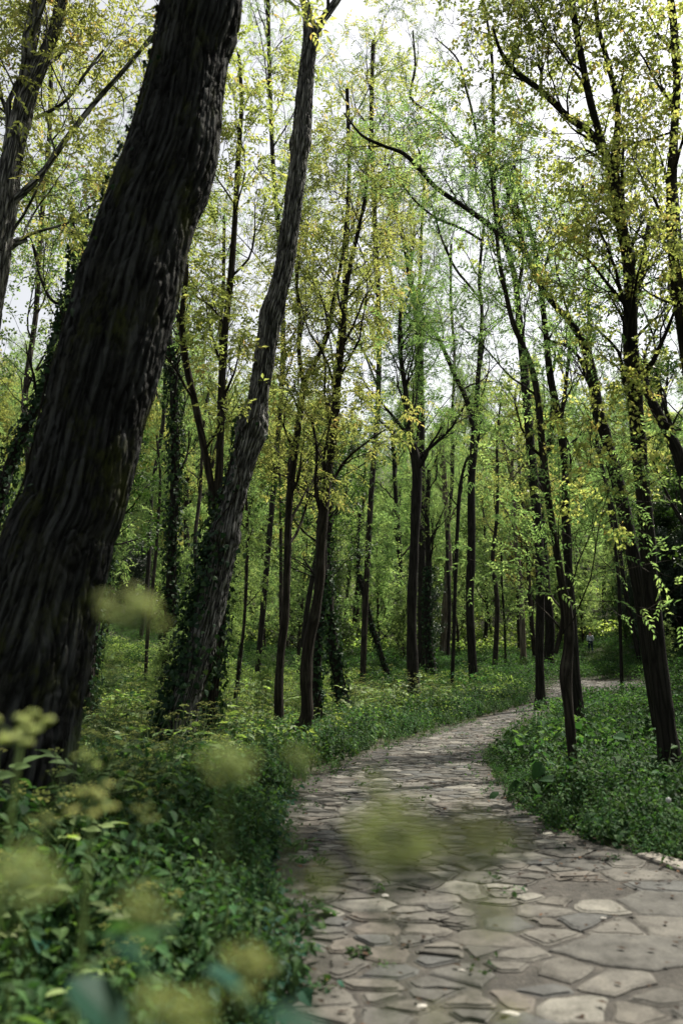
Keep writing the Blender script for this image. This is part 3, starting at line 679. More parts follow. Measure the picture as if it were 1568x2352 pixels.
traced_tree('ivy_clad_tree', 'thin ivy stem leaning left towards the foliage, foot in the brightest clearing', [(893, 1562, 14), (876, 1510, 13), (860, 1460, 13), (848, 1420, 12), (832, 1350, 11), (820, 1280, 9), (826, 1180, 7)],
    veg=.4, bark='bark_dark', leaf='fresh', kind='broad', n1=9, tmin=.5, L1=1.4, ivy=[(700, 0, .85, None, 1.1, .07)], seed=14)
traced_tree('pole_tree', 'thin pale stem in the shade between the two left-leaning ivy trunks', [(783, 1490, 8), (792, 1420, 8), (800, 1340, 7), (808, 1250, 6)], veg=.4, bark='bark', leaf='fresh', kind='pinnate', n1=7, tmin=.4, L1=1.3, L2=.8, sides=8, seed=15)
traced_tree('pole_tree', 'slight upright stem in front of dark foliage left of the dark hollow', [(823, 1490, 6), (822, 1400, 6), (826, 1320, 6), (820, 1200, 5)], veg=.4, bark='bark_dark', leaf='deep', kind='broad', n1=7, tmin=.4, L1=1.3, L2=.8, sides=8, seed=16)
traced_tree('woodland_tree', 'short dark trunk with a low dense green crown left of the tall black trunk', [(918, 1498, 15), (916, 1440, 14), (914, 1380, 13), (918, 1300, 12), (912, 1200, 11), (905, 1080, 9), (900, 980, 7)],
    veg=.4, bark='bark_dark', leaf='fresh', kind='feather', n1=30, tmin=.35, L1=3.6, seed=17, lscale=1.6, sprigs=3)
# --- the centre
traced_tree('woodland_tree', 'tall straight black trunk rising from the bank left of the path bend',
    [(950, 1580, 26), (946, 1500, 24), (945, 1400, 23), (949, 1300, 22), (953, 1200, 22), (957, 1110, 24), (955, 1060, 24), (942, 1005, 20), (935, 950, 15), (930, 890, 12), (918, 800, 10), (920, 700, 8)],
    veg=.6, bark='bark_dark', leaf='fresh', kind='feather', n1=26, tmin=.55, L1=3.2, seed=18, lscale=1.5, sprigs=3, sides=20)
traced_tree('woodland_tree', 'dark far trunk whose open top bends left against the brightest patch of sky', [(968, 1400, 18), (968, 1100, 16), (966, 900, 15), (963, 780, 14), (950, 690, 13), (938, 620, 11), (925, 540, 10), (905, 480, 8), (895, 400, 5)],
    Y=36, bark='bark_dark', leaf='gold', kind='pinnate', n1=14, tmin=.55, L1=3.2, L2=1.6, seed=19, limbs=[[(940, 640, 9), (948, 560, 8), (952, 510, 6)], [(966, 760, 9), (930, 720, 7), (900, 650, 6), (880, 560, 4)]], lscale=1.2)
traced_tree('ivy_clad_tree', 'ivy-hung trunk between the tall black trunk and the pale sunlit one', [(990, 1540, 22), (983, 1470, 18), (980, 1380, 15), (984, 1300, 14), (980, 1200, 12), (985, 1080, 10)],
    veg=.5, bark='bark_dark', leaf='fresh', kind='feather', n1=12, tmin=.5, L1=2.6, ivy=[(900, 0, .55, None, 1.4, .14)], seed=20, lscale=1.2)
traced_tree('woodland_tree', 'pale sunlit trunk with deeply grooved bark in the centre distance', [(1020, 1500, 20), (1020, 1430, 17), (1026, 1350, 16), (1030, 1280, 15), (1026, 1200, 13), (1020, 1100, 11), (1010, 980, 8)],
    veg=.4, bark='bark_pale', leaf='spring', kind='feather', n1=14, tmin=.5, L1=3.4, seed=21, lscale=1.4, sides=20)
traced_tree('pole_tree', 'thin dark stem curving right towards the trunk beside it, right of the pale trunk', [(1038, 1560, 10), (1042, 1440, 9), (1045, 1330, 9), (1050, 1210, 9), (1056, 1120, 8), (1070, 1060, 8), (1095, 1020, 6), (1105, 960, 5)],
    veg=.5, bark='bark_dark', leaf='fresh', kind='feather', n1=8, tmin=.6, L1=2.0, seed=22, sides=10)
traced_tree('woodland_tree', 'straight black trunk right of centre whose pale upper limb slants left',
    [(1087, 1560, 22), (1082, 1480, 20), (1078, 1380, 20), (1082, 1250, 19), (1082, 1100, 18), (1089, 1000, 16), (1093, 930, 12), (1100, 830, 10), (1106, 720, 9), (1100, 640, 8), (1110, 520, 6)],
    veg=.5, bark='bark_dark', leaf='fresh', kind='feather', n1=18, tmin=.6, L1=3.2, seed=23, lscale=1.2, sides=20,
    limbs=[[(1088, 990, 13), (1070, 920, 13), (1040, 860, 12), (1005, 785, 11), (975, 745, 9), (940, 690, 7)], [(1104, 690, 7), (1075, 655, 7), (1045, 620, 7), (1015, 560, 5), (990, 480, 4)]])
traced_tree('woodland_tree', 'pale grey twin-forked trunk in front of the bright yellow-green foliage', [(1200, 1480, 14), (1195, 1350, 12), (1182, 1230, 11), (1178, 1150, 11), (1172, 1090, 10), (1155, 1020, 7), (1140, 960, 5)],
    veg=.4, Y=42, bark='bark_pale', leaf='gold', kind='broad', n1=16, tmin=.35, L1=3.6, L2=1.8, L3=.8, seed=24, lscale=1.7, limbs=[[(1174, 1100, 7), (1178, 1040, 6), (1176, 980, 5)]])
# --- the cluster by the bend
traced_tree('woodland_tree', 'leftmost trunk of the cluster by the bend, straight and black, foot at the path edge',
    [(1240, 1590, 22), (1238, 1500, 20), (1240, 1380, 19), (1238, 1280, 19), (1232, 1180, 21), (1222, 1080, 22), (1212, 960, 21), (1204, 860, 19), (1192, 740, 17), (1182, 640, 14), (1160, 560, 12), (1140, 480, 10), (1133, 380, 9), (1132, 250, 8), (1128, 120, 7), (1110, 0, 5)],
    veg=.5, bark='bark_dark', leaf='fresh', kind='feather', n1=12, tmin=.5, L1=2.4, seed=25, sides=18, nlimb=4,
    limbs=[[(1134, 420, 8), (1110, 350, 7), (1060, 325, 7), (1005, 260, 7), (945, 215, 6), (955, 140, 5), (950, 50, 4)], [(1100, 340, 6), (1085, 260, 6), (1070, 200, 6), (1050, 130, 5), (1000, 80, 3)], [(1186, 680, 8), (1200, 580, 7), (1180, 480, 6), (1170, 420, 5)]])
traced_tree('woodland_tree', 'stout shaded trunk standing behind the gap in the cluster by the bend', [(1258, 1520, 24), (1262, 1440, 22), (1252, 1340, 20), (1246, 1240, 18), (1240, 1120, 15), (1262, 1000, 12), (1270, 900, 9)],
    veg=.4, bark='bark_dark', leaf='fresh', kind='feather', n1=12, tmin=.5, L1=3.0, seed=26, lscale=1.2)
traced_tree('woodland_tree', 'brown sinuous slim trunk in front of the cluster, foot in the right bank',
    [(1316, 1765, 22), (1311, 1700, 22), (1304, 1620, 24), (1298, 1550, 28), (1306, 1470, 24), (1303, 1400, 20), (1288, 1330, 18), (1270, 1220, 16), (1254, 1120, 18), (1244, 1020, 17), (1232, 900, 15), (1212, 820, 13), (1180, 750, 12), (1160, 670, 11), (1145, 590, 9), (1135, 480, 7), (1120, 350, 5)],
    veg=.3, bark='bark', leaf='spring', kind='feather', n1=15, tmin=.42, L1=1.5, seed=27, sides=20, steps=110, limbs=[[(1290, 1345, 12), (1296, 1420, 12), (1275, 1500, 12)][::-1]])
traced_tree('woodland_tree', 'dark knotted trunk at the right of the cluster, just behind the brown sinuous one',
    [(1328, 1650, 28), (1320, 1560, 26), (1315, 1480, 24), (1309, 1380, 21), (1303, 1280, 20), (1298, 1180, 19), (1297, 1080, 18), (1289, 1000, 18), (1276, 930, 17), (1262, 860, 15), (1252, 760, 13), (1243, 680, 12), (1230, 580, 10), (1205, 480, 8), (1180, 380, 6)],
    veg=.5, bark='bark_dark', leaf='spring', kind='feather', n1=15, tmin=.4, L1=2.0, seed=28, sides=18, limbs=[[(1285, 980, 10), (1300, 900, 9), (1312, 820, 7), (1318, 760, 5)]])
traced_tree('woodland_tree', 'long curved trunk arching left over the path, high limb crossing the sky',
    [(1520, 1690, 36), (1498, 1580, 32), (1480, 1450, 29), (1462, 1330, 29), (1442, 1220, 30), (1420, 1120, 29), (1395, 1020, 28), (1372, 940, 26), (1358, 860, 24), (1340, 790, 22), (1305, 735, 18), (1268, 695, 16), (1238, 650, 16), (1202, 575, 16), (1150, 540, 14), (1100, 500, 14), (1050, 465, 14), (1000, 430, 13), (960, 385, 13), (925, 352, 11), (880, 335, 9), (830, 310, 7), (790, 260, 5)],
    veg=.4, bark='bark_dark', leaf='spring', kind='feather', n1=11, tmin=.45, L1=1.7, nlimb=3, seed=29, sides=20, steps=140,
    limbs=[[(1204, 580, 12), (1185, 500, 9), (1170, 440, 8), (1165, 380, 5)], [(1110, 555, 7), (1060, 530, 7), (1000, 510, 6), (950, 475, 5), (920, 440, 4)], [(1355, 850, 10), (1300, 800, 7), (1260, 790, 6), (1230, 760, 4)]])
traced_tree('woodland_tree', 'thickest dark trunk on the right, sharing its foot with the long curved one',
    [(1536, 1735, 50), (1524, 1640, 44), (1508, 1500, 41), (1494, 1360, 38), (1482, 1200, 35), (1468, 1050, 34), (1456, 900, 34), (1446, 780, 34), (1447, 690, 28), (1440, 590, 27), (1420, 490, 26), (1408, 400, 27), (1385, 345, 22), (1350, 300, 19), (1305, 270, 18), (1250, 215, 17), (1185, 165, 14), (1150, 120, 10), (1130, 60, 6)],
    veg=.4, bark='bark_dark', leaf='gold', kind='broad', n1=22, tmin=.42, L1=1.6, nlimb=5, lscale=.85, seed=30, sides=26, steps=150,
    limbs=[[(1385, 340, 18), (1352, 240, 17), (1330, 150, 16), (1310, 60, 15), (1295, -40, 12)], [(1405, 390, 16), (1420, 250, 14), (1400, 140, 13), (1380, 60, 11), (1370, -30, 9)], [(1240, 205, 8), (1245, 160, 7), (1235, 130, 5)]])
traced_tree('woodland_tree', 'dark trunk slanting up to the left at the right edge of the picture',
    [(1680, 1660, 38), (1625, 1400, 34), (1588, 1200, 32), (1562, 1060, 28), (1528, 985, 26), (1495, 920, 22), (1468, 850, 18), (1450, 760, 18), (1470, 640, 14), (1490, 500, 10)], Y=17, bark='bark_dark', leaf='deep', kind='broad', n1=24, tmin=.3, L1=2.2, seed=31, sides=18)
traced_tree('woodland_tree', 'smooth grey trunk running up the right edge in front of golden leaves',
    [(1640, 1750, 40), (1625, 1300, 32), (1600, 1000, 28), (1575, 820, 26), (1556, 700, 24), (1543, 560, 22), (1541, 440, 22), (1546, 320, 20), (1553, 200, 18), (1548, 90, 17), (1540, 0, 14), (1520, -120, 10)], Y=9, bark='bark', leaf='gold', kind='broad', n1=19, tmin=.4, L1=1.6, L2=.8, nlimb=5, lscale=.85, seed=32, sides=24, steps=100,
    limbs=[[(1552, 300, 7), (1480, 320, 6), (1400, 330, 5), (1340, 350, 4), (1290, 385, 3)], [(1560, 700, 8), (1520, 690, 6), (1470, 660, 5), (1410, 590, 3)], [(1600, 1000, 8), (1560, 985, 6), (1500, 1000, 4), (1460, 1040, 3)]])
traced_tree('pole_tree', 'thin dark crooked stem between the cluster and the long curved trunk', [(1424, 1470, 8), (1420, 1340, 8), (1412, 1260, 7), (1400, 1180, 6), (1385, 1090, 5), (1378, 1020, 4)], Y=28, bark='bark_dark', leaf='fresh', kind='feather', n1=10, tmin=.35, L1=1.8, seed=33, sides=8)
traced_tree('pole_tree', 'sapling with bright leaves under the bright foliage right of the straight black trunk', [(1160, 1530, 6), (1158, 1440, 5), (1152, 1340, 5), (1150, 1240, 4)], veg=.3, bark='bark_dark', leaf='spring', kind='broad', n1=16, tmin=.2, L1=1.5, L2=.9, seed=34, sides=8, lscale=1.2)
# --- top-left tree
traced_tree('woodland_tree', 'rough-barked tree at the upper left edge with a long straight limb rising right',
    [(-150, 1700, 90), (-90, 1200, 75), (-40, 800, 66), (-12, 640, 60), (4, 500, 60), (28, 360, 52), (55, 250, 46), (92, 150, 34), (125, 70, 28), (143, 0, 24), (160, -100, 18)], Y=9.5, bark='bark_mid', leaf='gold', kind='pinnate', n1=10, tmin=.55, L1=1.8, L2=.9, nlimb=4, seed=35, sides=60, steps=220, disp=furrow(.014, 15, 5), ext=2,
    limbs=[[(48, 260, 36), (62, 170, 34), (72, 80, 34), (88, -20, 30), (95, -120, 20)], [(22, 470, 24), (60, 435, 20), (100, 390, 17), (150, 315, 16), (220, 222, 14), (290, 140, 12), (340, 75, 11), (380, 20, 9)], [(-5, 585, 30), (25, 548, 24), (48, 532, 16)], [(85, 270, 10), (150, 235, 9), (200, 170, 8), (240, 120, 6)]])


# ------------------------------------------------------------------ woodland behind: shared trees
def proto_tree(name, H, cr, kind, leaf, bark, seed, n1=14, n2=5, n3=5, L1=3.0, L2=1.5, L3=.7, lscale=1.5, sprigs=3, tmin=.25, up=.3, r0=None, lean=.10):
    rg = np.random.default_rng(500 + seed)
    P = np.stack([np.cumsum(rg.normal(0, lean * H / 8, 8)) * .5, np.cumsum(rg.normal(0, lean * H / 8, 8)) * .5, np.linspace(-.3, H * .9, 8)], -1); P[0, :2] = 0
    C = catmull(P, 22); R = np.linspace(r0 or H * .012, H * .003, 22)
    root = empty(name)
    a = Acc(); Vv, F, bk = tubes(C[None], R[None], 9); a.add(Vv, F, 0, None, bk); a.build('trunk', [M[bark]], root, smooth=True)
    ca = Acc(); crown_from(ca, [(C, R, n1, tmin)], rg, kind, 1, 1, n1, n2, n3, L1, L2, L3, tmin, sprigs, lscale * .80, up)
    ca.build('crown', [M[bark], M[leaf]], root, smooth={0})
    return root
protos = {
    'airy': [proto_tree('airy_tree', 23, 2, 'feather', 'fresh', 'bark_dark', 21, 15, 6, 5, 4.2, 2.0, .9, 1.25, 3, .38, .25, .09, .12), proto_tree('airy_tree', 22, 2, 'pinnate', 'gold', 'bark', 22, 15, 6, 5, 4.0, 1.9, .9, 1.2, 2, .42, .3, .09, .12), proto_tree('airy_tree', 25, 2, 'feather', 'spring', 'bark_dark', 23, 16, 6, 5, 4.4, 2.0, .9, 1.25, 3, .4, .25, .10, .12)],
    'slim': [proto_tree('slender_tree', 13, 2, 'feather', 'fresh', 'bark_dark', 11, 9, 4, 4, 2.4, 1.2, .6, 1.5, 3, .5, .3, .11, .10), proto_tree('slender_tree', 15, 2, 'broad', 'gold', 'bark', 12, 9, 4, 4, 2.4, 1.2, .6, 1.4, 3, .5, .3, .13, .12)],
    'tall': [proto_tree('woodland_tree', 15, 3, 'broad', 'gold', 'bark', 1, 18, 6, 5, 3.6, 1.9, .9, 2.1, 3, .3),
             proto_tree('woodland_tree', 17, 3, 'feather', 'spring', 'bark', 2, 18, 6, 5, 3.6, 1.9, .9, 2.6, 3, .35),
             proto_tree('woodland_tree', 14, 3, 'broad', 'spring', 'bark_dark', 3, 18, 6, 5, 3.8, 1.9, .9, 2.1, 3, .2)],
    'young': [proto_tree('young_tree', 6.5, 2, 'broad', 'spring', 'bark', 4, 16, 5, 4, 2.2, 1.1, .6, 1.35, 3, .12),
              proto_tree('young_tree', 8, 2, 'pinnate', 'spring', 'bark', 5, 18, 5, 4, 2.3, 1.1, .6, 1.35, 2, .15),
              proto_tree('young_tree', 5, 2, 'broad', 'fresh', 'bark_dark', 6, 16, 5, 4, 2.0, 1.0, .6, 1.35, 3, .08)],
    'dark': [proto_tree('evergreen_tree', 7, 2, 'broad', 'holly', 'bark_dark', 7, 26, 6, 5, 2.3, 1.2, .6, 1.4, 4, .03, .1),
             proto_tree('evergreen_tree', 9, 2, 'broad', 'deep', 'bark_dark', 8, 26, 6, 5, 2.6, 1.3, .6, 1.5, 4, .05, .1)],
}
used = set(); 
prr = random.Random(21)
def place(proto, x, y, sc, label, cat, group):
    src = proto
    o = src if src.name not in used else copy_tree(src)
    used.add(src.name)
    o.location = (x, y, float(ground(x, y)) - .05); o.rotation_euler = (prr.gauss(0, .04), prr.gauss(0, .04), prr.uniform(0, 6.28)); o.scale = (sc, sc, sc * prr.uniform(.92, 1.12))
    tag(o, label, cat, group); return o
LOOK = {'airy': ['feathery green', 'golden-leaved', 'pale green'], 'slim': ['dark-stemmed', 'brown-stemmed'], 'tall': ['yellow-leaved', 'feathery green', 'bright green'], 'young': ['pale green', 'pinnate-leaved', 'low bushy'], 'dark': ['blackish', 'deep green']}
placed = list(ALL_TRUNKS)
def free(x, y, rad, pr_=1.6):
    if abs(x - .3126 * y) < (2.6 if y < 44 else 1.2) and 15 < y < 50: return False
    if path_dist([x], [y])[0] < pr_: return False
    return all((x - a) ** 2 + (y - b) ** 2 > rad * rad for a, b in placed)
def scatter(kind, n, yr, xr, rad, sc, label, cat, group, pw=1.0, test=None):
    c = 0; tries = 0
    while c < n and tries < n * 60:
        tries += 1
        y = yr[0] + (yr[1] - yr[0]) * prr.random() ** pw
        lo, hi = xr(y); x = prr.uniform(lo, hi)
        if not free(x, y, rad, 2.2): continue
        if test and not test(x, y): continue
        ps = protos[kind]; placed.append((x, y))
        ki = prr.randrange(len(ps)); u = x / y
        zone = 'far left' if u < -.22 else 'left centre' if u < -.04 else 'centre' if u < .12 else 'right centre' if u < .25 else 'far right'
        place(ps[ki], x, y, prr.uniform(*sc), label % (LOOK[kind][ki], zone), cat, group); c += 1
    return c
frx = lambda y: (-.46 * y - 3, .46 * y + 3)
for (x_, y_, kd, ki, sc_, lb) in ((6.5, 2.5, 'tall', 2, .9, 'beside the path'), (9, -2, 'tall', 1, .95, 'beyond the kerb'), (12.5, 5, 'tall', 1, 1.0, 'deeper in the wood'), (5.5, -5, 'tall', 2, .9, 'behind the viewpoint on the right'), (-3, -6, 'tall', 1, 1.0, 'behind the viewpoint'),
                            (-7.5, 1.0, 'tall', 2, .9, 'outside the left edge'), (-10, -5, 'tall', 1, 1.0, 'behind the viewpoint on the left'), (11, 11, 'tall', 2, .95, 'outside the right edge'), (1.5, -11, 'dark', 1, 1.1, 'behind the viewpoint'), (-5.5, -9, 'dark', 1, 1.1, 'behind the viewpoint on the left'),
                            (7.5, -9, 'dark', 1, 1.1, 'behind the viewpoint on the right'), (15, 1, 'dark', 1, 1.2, 'outside the right edge'), (-13, 4, 'dark', 1, 1.2, 'outside the left edge'), (14, 9, 'dark', 0, 1.2, 'outside the right edge')):
    placed.append((x_, y_)); place(protos[kd][ki], x_, y_, sc_, '%s tree %s, out of view, added to shade the near path' % (LOOK[kd][ki], lb), 'tree', 'unseen trees added to shade the near path')  # off-camera trees added to block sun and sky light from the foreground
scatter('tall', 115, (48, 135), frx, 3.0, (.8, 1.25), '%s tree on the distant wooded slope, %s of the picture', 'tree', 'trees of the distant wooded slope', 1.0)
scatter('tall', 30, (62, 84), frx, 2.4, (.65, .9), '%s tree on the distant wooded slope, %s of the picture', 'tree', 'trees of the distant wooded slope', 1.0)
for (u_, y_, ki) in ((-.385, 22, 1), (-.30, 27, 0), (-.17, 29, 1), (-.105, 33, 2), (-.055, 30, 0), (.11, 38, 0), (.37, 36, 2), (.025, 29, 1), (.13, 44, 2), (.45, 34, 0), (-.25, 38, 2)):
    placed.append((u_ * y_, y_)); place(protos['airy'][ki], u_ * y_, y_, (1.2 if -.15 < u_ < .12 else 1.05) + .08 * math.sin(u_ * 50), 'tall airy %s tree with fine twigs, %s' % (LOOK['airy'][ki],
        'upper left corner' if u_ < -.35 else 'left of the scaly leaning trunk' if u_ < -.18 else 'just right of the scaly leaning trunk' if u_ < -.06 else 'centre of the sky' if u_ < .1 else 'behind the long arching limb' if u_ < .25 else 'at the right edge'), 'tree', 'tall airy trees against the sky')
scatter('young', 9, (13, 30), lambda y: (-.42 * y, -.02 * y), 1.5, (.22, .38), 'low %s shrub in the flowering undergrowth, %s of the picture', 'shrub', 'low shrubs in the clearing')
scatter('young', 10, (16, 34), lambda y: (.34 * y, .48 * y), 1.5, (.25, .42), 'low %s shrub in the shade, %s of the picture', 'shrub', 'low shrubs right of the path')
scatter('slim', 8, (26, 60), frx, 2.2, (.7, 1.15), 'slender %s tree rising from the undergrowth at mid distance, %s of the picture', 'tree', 'slender trees at mid distance', 1.0, lambda x, y: abs(x - .3126 * y) > 1.2)
scatter('young', 52, (30, 62), frx, 2.6, (.7, 1.2), 'young %s tree in the thicket at mid distance, %s of the picture', 'tree', 'young trees of the thicket',
        1.0, lambda x, y: not (abs(x - .3126 * y) < 1.5 and y < 50) and not (-.16 * y < x < .07 * y and y < 36))
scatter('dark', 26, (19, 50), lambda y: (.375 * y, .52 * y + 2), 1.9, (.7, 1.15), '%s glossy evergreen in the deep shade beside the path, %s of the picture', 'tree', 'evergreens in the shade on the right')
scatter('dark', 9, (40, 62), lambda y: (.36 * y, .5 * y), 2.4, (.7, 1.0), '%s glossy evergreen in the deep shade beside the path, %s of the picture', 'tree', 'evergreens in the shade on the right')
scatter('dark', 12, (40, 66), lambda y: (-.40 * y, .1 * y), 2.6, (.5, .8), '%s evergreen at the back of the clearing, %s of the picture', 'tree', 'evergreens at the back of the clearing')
for k in protos:
    for q in protos[k]:
        if q.name not in used:
            for ch in list(q.children): bpy.data.objects.remove(ch)
            bpy.data.objects.remove(q)

# ------------------------------------------------------------------ undergrowth: plants instanced on points, each kind one object
LIB = bpy.data.collections.new('plant_library')       # never linked to the scene
def oval(L, W, n=5, fold=.15, droop=.25, curve=.0):
    """pointed oval leaf with a midrib: (V, F)"""
    t_ = np.linspace(0, 1, n); w = W / 2 * np.sin(np.pi * t_ ** .75) ** .9; w[0] = W * .04; w[-1] = 0.0005
    z = -droop * L * t_ ** 2
    Vv = np.concatenate([np.c_[t_ * L, w, z + w * fold * 2], np.c_[t_ * L, 0 * w, z], np.c_[t_ * L, -w, z + w * fold * 2]])
    i = np.arange(n - 1); F = np.concatenate([np.stack([i, i + 1, n + i + 1, n + i], -1), np.stack([n + i, n + i + 1, 2 * n + i + 1, 2 * n + i], -1)])
    return Vv, F
def put(acc, VF, Rm, p, sc, mat, rv):
    Vv, F = VF; acc.add(Vv @ Rm.T * sc + p, F, mat, np.full(len(F), rv))
def stem_tube(acc, pts, r, mat=1, sides=5):
    pts = np.asarray(pts, float); C = catmull(pts, max(5, len(pts) * 2)); Vv, F, bk = tubes(C[None], np.linspace(r, r * .5, len(C))[None], sides); acc.add(Vv, F, mat, None, bk)
def herb_into(a, r, H, nodes=6, leafL=.06, leafW=.034, base=(0, 0), lean=.15, n=5, mats=(0, 1)):
    lx, ly = r.gauss(0, lean), r.gauss(0, lean)
    sp = lambda t_: np.array([base[0] + lx * H * t_ ** 1.5, base[1] + ly * H * t_ ** 1.5, H * t_])
    stem_tube(a, [sp(q) for q in (0, .35, .7, 1)], .003, mats[1], 4)
    for k in range(nodes):
        t_ = .2 + .8 * (k + 1) / nodes; az = k * 1.57 + r.uniform(-.5, .5)
        for s in (0, math.pi):
            sc = (1.25 - .55 * t_) * r.uniform(.7, 1.25)
            Rm = rotz(az + s + r.uniform(-.3, .3)) @ roty(r.uniform(-.15, .65)) @ rotx(r.uniform(-.35, .35))
            VF = oval(leafL, leafW, n, .12, r.uniform(.1, .5))
            pet = .35 * leafL; put(a, (VF[0] + [pet, 0, 0], VF[1]), Rm, sp(t_), sc, mats[0], r.random())
def lib(acc, mats, name):
    o = acc.build(name, mats, None, link=False); LIB.objects.link(o); return o
def make_lib(prefix, builder, n, mats, seed):
    c = bpy.data.collections.new(prefix)
    for k in range(n):
        a = Acc(); builder(a, random.Random(seed * 100 + k)); o = a.build('%s_plant' % prefix, mats, None, link=False); c.objects.link(o)
    return c
def umbel_head(a, r, p, R0, nray=9, mat=2, stem=1, dots=7, fat=.09, loose=.06):
    p = np.array(p, float)
    for k in range(nray):
        az = k * 2.4 + r.uniform(-.2, .2); rad = R0 * math.sqrt((k + .5) / nray)
        q = p + [rad * math.cos(az), rad * math.sin(az), R0 * .75 - rad * rad / R0 * .35 + r.uniform(-1, 1) * loose * R0]
        stem_tube(a, [p, p + (q - p) * [.5, .5, .62], q], .0015, stem, 3)
        for d_ in range(dots):
            s = R0 * fat * r.uniform(.7, 1.3); rr = R0 * .17 * math.sqrt(r.random()); z2 = r.uniform(0, 6.28)
            c_ = q + [rr * math.cos(z2), rr * math.sin(z2), R0 * .06 * (1 - (rr / (R0 * .17)) ** 2) + .003]
            Vo = np.array([[1, 0, 0], [0, 1, 0], [-1, 0, 0], [0, -1, 0], [0, 0, 1], [0, 0, -1]], float) * s @ rotz(r.random() * 3).T + c_
            a.add(Vo, np.array([[0, 1, 4], [1, 2, 4], [2, 3, 4], [3, 0, 4], [1, 0, 5], [2, 1, 5], [3, 2, 5], [0, 3, 5]]), mat, np.full(8, r.random()))
def compound_leaf(a, r, p, az, L, mats=(0, 1), n=5, tilt=-.2, W=.62):
    Rm = rotz(az) @ roty(tilt)
    ax = lambda t_: p + Rm @ np.array([L * t_, 0, -.25 * L * t_ ** 2])
    stem_tube(a, [ax(0), ax(.5), ax(.95)], .0022, mats[1], 3)
    rv = r.random()
    for t_, w in ((.5, .8), (.78, .7)):
        for s in (-1, 1):
            put(a, oval(L * .36 * w, L * .36 * w * W, n, .1, .3), Rm @ rotz(s * 1.0) @ rotx(r.uniform(-.3, .3)), ax(t_), 1, mats[0], min(1, rv * .7 + r.random() * .3))
    put(a, oval(L * .38, L * .25, n, .1, .3), Rm @ roty(.2), ax(.93), 1, mats[0], min(1, rv * .7 + r.random() * .3))

def b_herb(a, r):
    for k in range(4): herb_into(a, r, r.uniform(.22, .42), r.randint(5, 7), .062, .036, (r.gauss(0, .06), r.gauss(0, .06)), .25)
def b_low(a, r):
    for k in range(16):
        az = r.uniform(0, 6.28); L = r.uniform(.04, .10); h = r.uniform(.03, .16); p = np.array([r.gauss(0, .10), r.gauss(0, .10), h])
        stem_tube(a, [[p[0] * .4, p[1] * .4, 0], p * [.8, .8, .7], p], .0018, 1, 3)
        put(a, oval(L, L * r.uniform(.6, .85), 5, .12, .3), rotz(az) @ roty(r.uniform(-.1, .6)) @ rotx(r.gauss(0, .3)), p, 1, 0, r.random())
def b_alex(a, r):
    H = r.uniform(.5, .85); lx, ly = r.gauss(0, .06), r.gauss(0, .06)
    top = np.array([lx, ly, H]); stem_tube(a, [[0, 0, 0], top * .5, top], .005, 1, 5)
    umbel_head(a, r, top, r.uniform(.035, .05), 9)
    for k in range(r.randint(2, 4)):
        az = r.uniform(0, 6.28); b0 = top * r.uniform(.55, .8); e = b0 + [.13 * math.cos(az), .13 * math.sin(az), r.uniform(.12, .2)]
        stem_tube(a, [b0, (b0 + e) / 2 + [.02 * math.cos(az), .02 * math.sin(az), -.01], e], .003, 1, 4); umbel_head(a, r, e, r.uniform(.022, .038), 7, dots=5)
    for k in range(7):
        compound_leaf(a, r, top * r.uniform(.1, .85), r.uniform(0, 6.28), r.uniform(.14, .26), tilt=r.uniform(-.7, -.1))
def b_grass(a, r):
    for k in range(26):
        az = r.uniform(0, 6.28); H = r.uniform(.12, .38); b0 = np.array([r.gauss(0, .03), r.gauss(0, .03), 0]); bend = r.uniform(.2, .8) * H
        t_ = np.linspace(0, 1, 5); w = .0035 * (1 - t_ ** 1.5) + .0004; cx = b0[0] + bend * t_ ** 2 * math.cos(az); cy_ = b0[1] + bend * t_ ** 2 * math.sin(az); cz = H * t_ - .25 * bend * t_ ** 3
        nx_, ny_ = -math.sin(az), math.cos(az)
        Vv = np.concatenate([np.c_[cx + nx_ * w, cy_ + ny_ * w, cz], np.c_[cx - nx_ * w, cy_ - ny_ * w, cz]]); i = np.arange(4)
        a.add(Vv, np.stack([i, i + 1, 5 + i + 1, 5 + i], -1), 0, np.full(4, r.random()))
def b_patch(a, r, big=1.0, n=150):
    """a square metre of far undergrowth: loose leaves in a cushion"""
    P = np.random.default_rng(r.randrange(10 ** 6)); q = P.normal(0, .34, (n, 2)); hh = np.clip(.55 - .5 * (q ** 2).sum(1), .05, None) * (.35 + .65 * P.random(n) ** .5)
    for k in range(n):
        L = r.uniform(.05, .10) * big; Vv = leaflet(L, L * .62, .15, .2) @ (rotz(r.uniform(0, 6.28)) @ roty(r.uniform(-.4, .6)) @ rotx(r.gauss(0, .4))).T
        a.add(Vv + [q[k, 0], q[k, 1], hh[k]], [[0, 1, 2, 3]], 0, [r.random()])
    for k in range(8):
        x_, y_ = r.gauss(0, .3), r.gauss(0, .3); stem_tube(a, [[x_, y_, 0], [x_ + r.gauss(0, .03), y_, .3], [x_ + r.gauss(0, .06), y_, r.uniform(.4, .7)]], .004, 1, 3)
def b_patch_fl(a, r):
    b_patch(a, r, 1.0, 130)
    for k in range(9):
        x_, y_, h_ = r.gauss(0, .3), r.gauss(0, .3), r.uniform(.5, .75)
        for d_ in range(10): 
            s = r.uniform(.01, .018); c_ = np.array([x_ + r.gauss(0, .03), y_ + r.gauss(0, .03), h_ + r.gauss(0, .01)])
            Vo = np.array([[1, 0, 0], [0, 1, 0], [-1, 0, 0], [0, -1, 0], [0, 0, .8]], float) * s + c_; a.add(Vo, np.array([[0, 1, 4], [1, 2, 4], [2, 3, 4], [3, 0, 4]]), 2, np.full(4, r.random()))

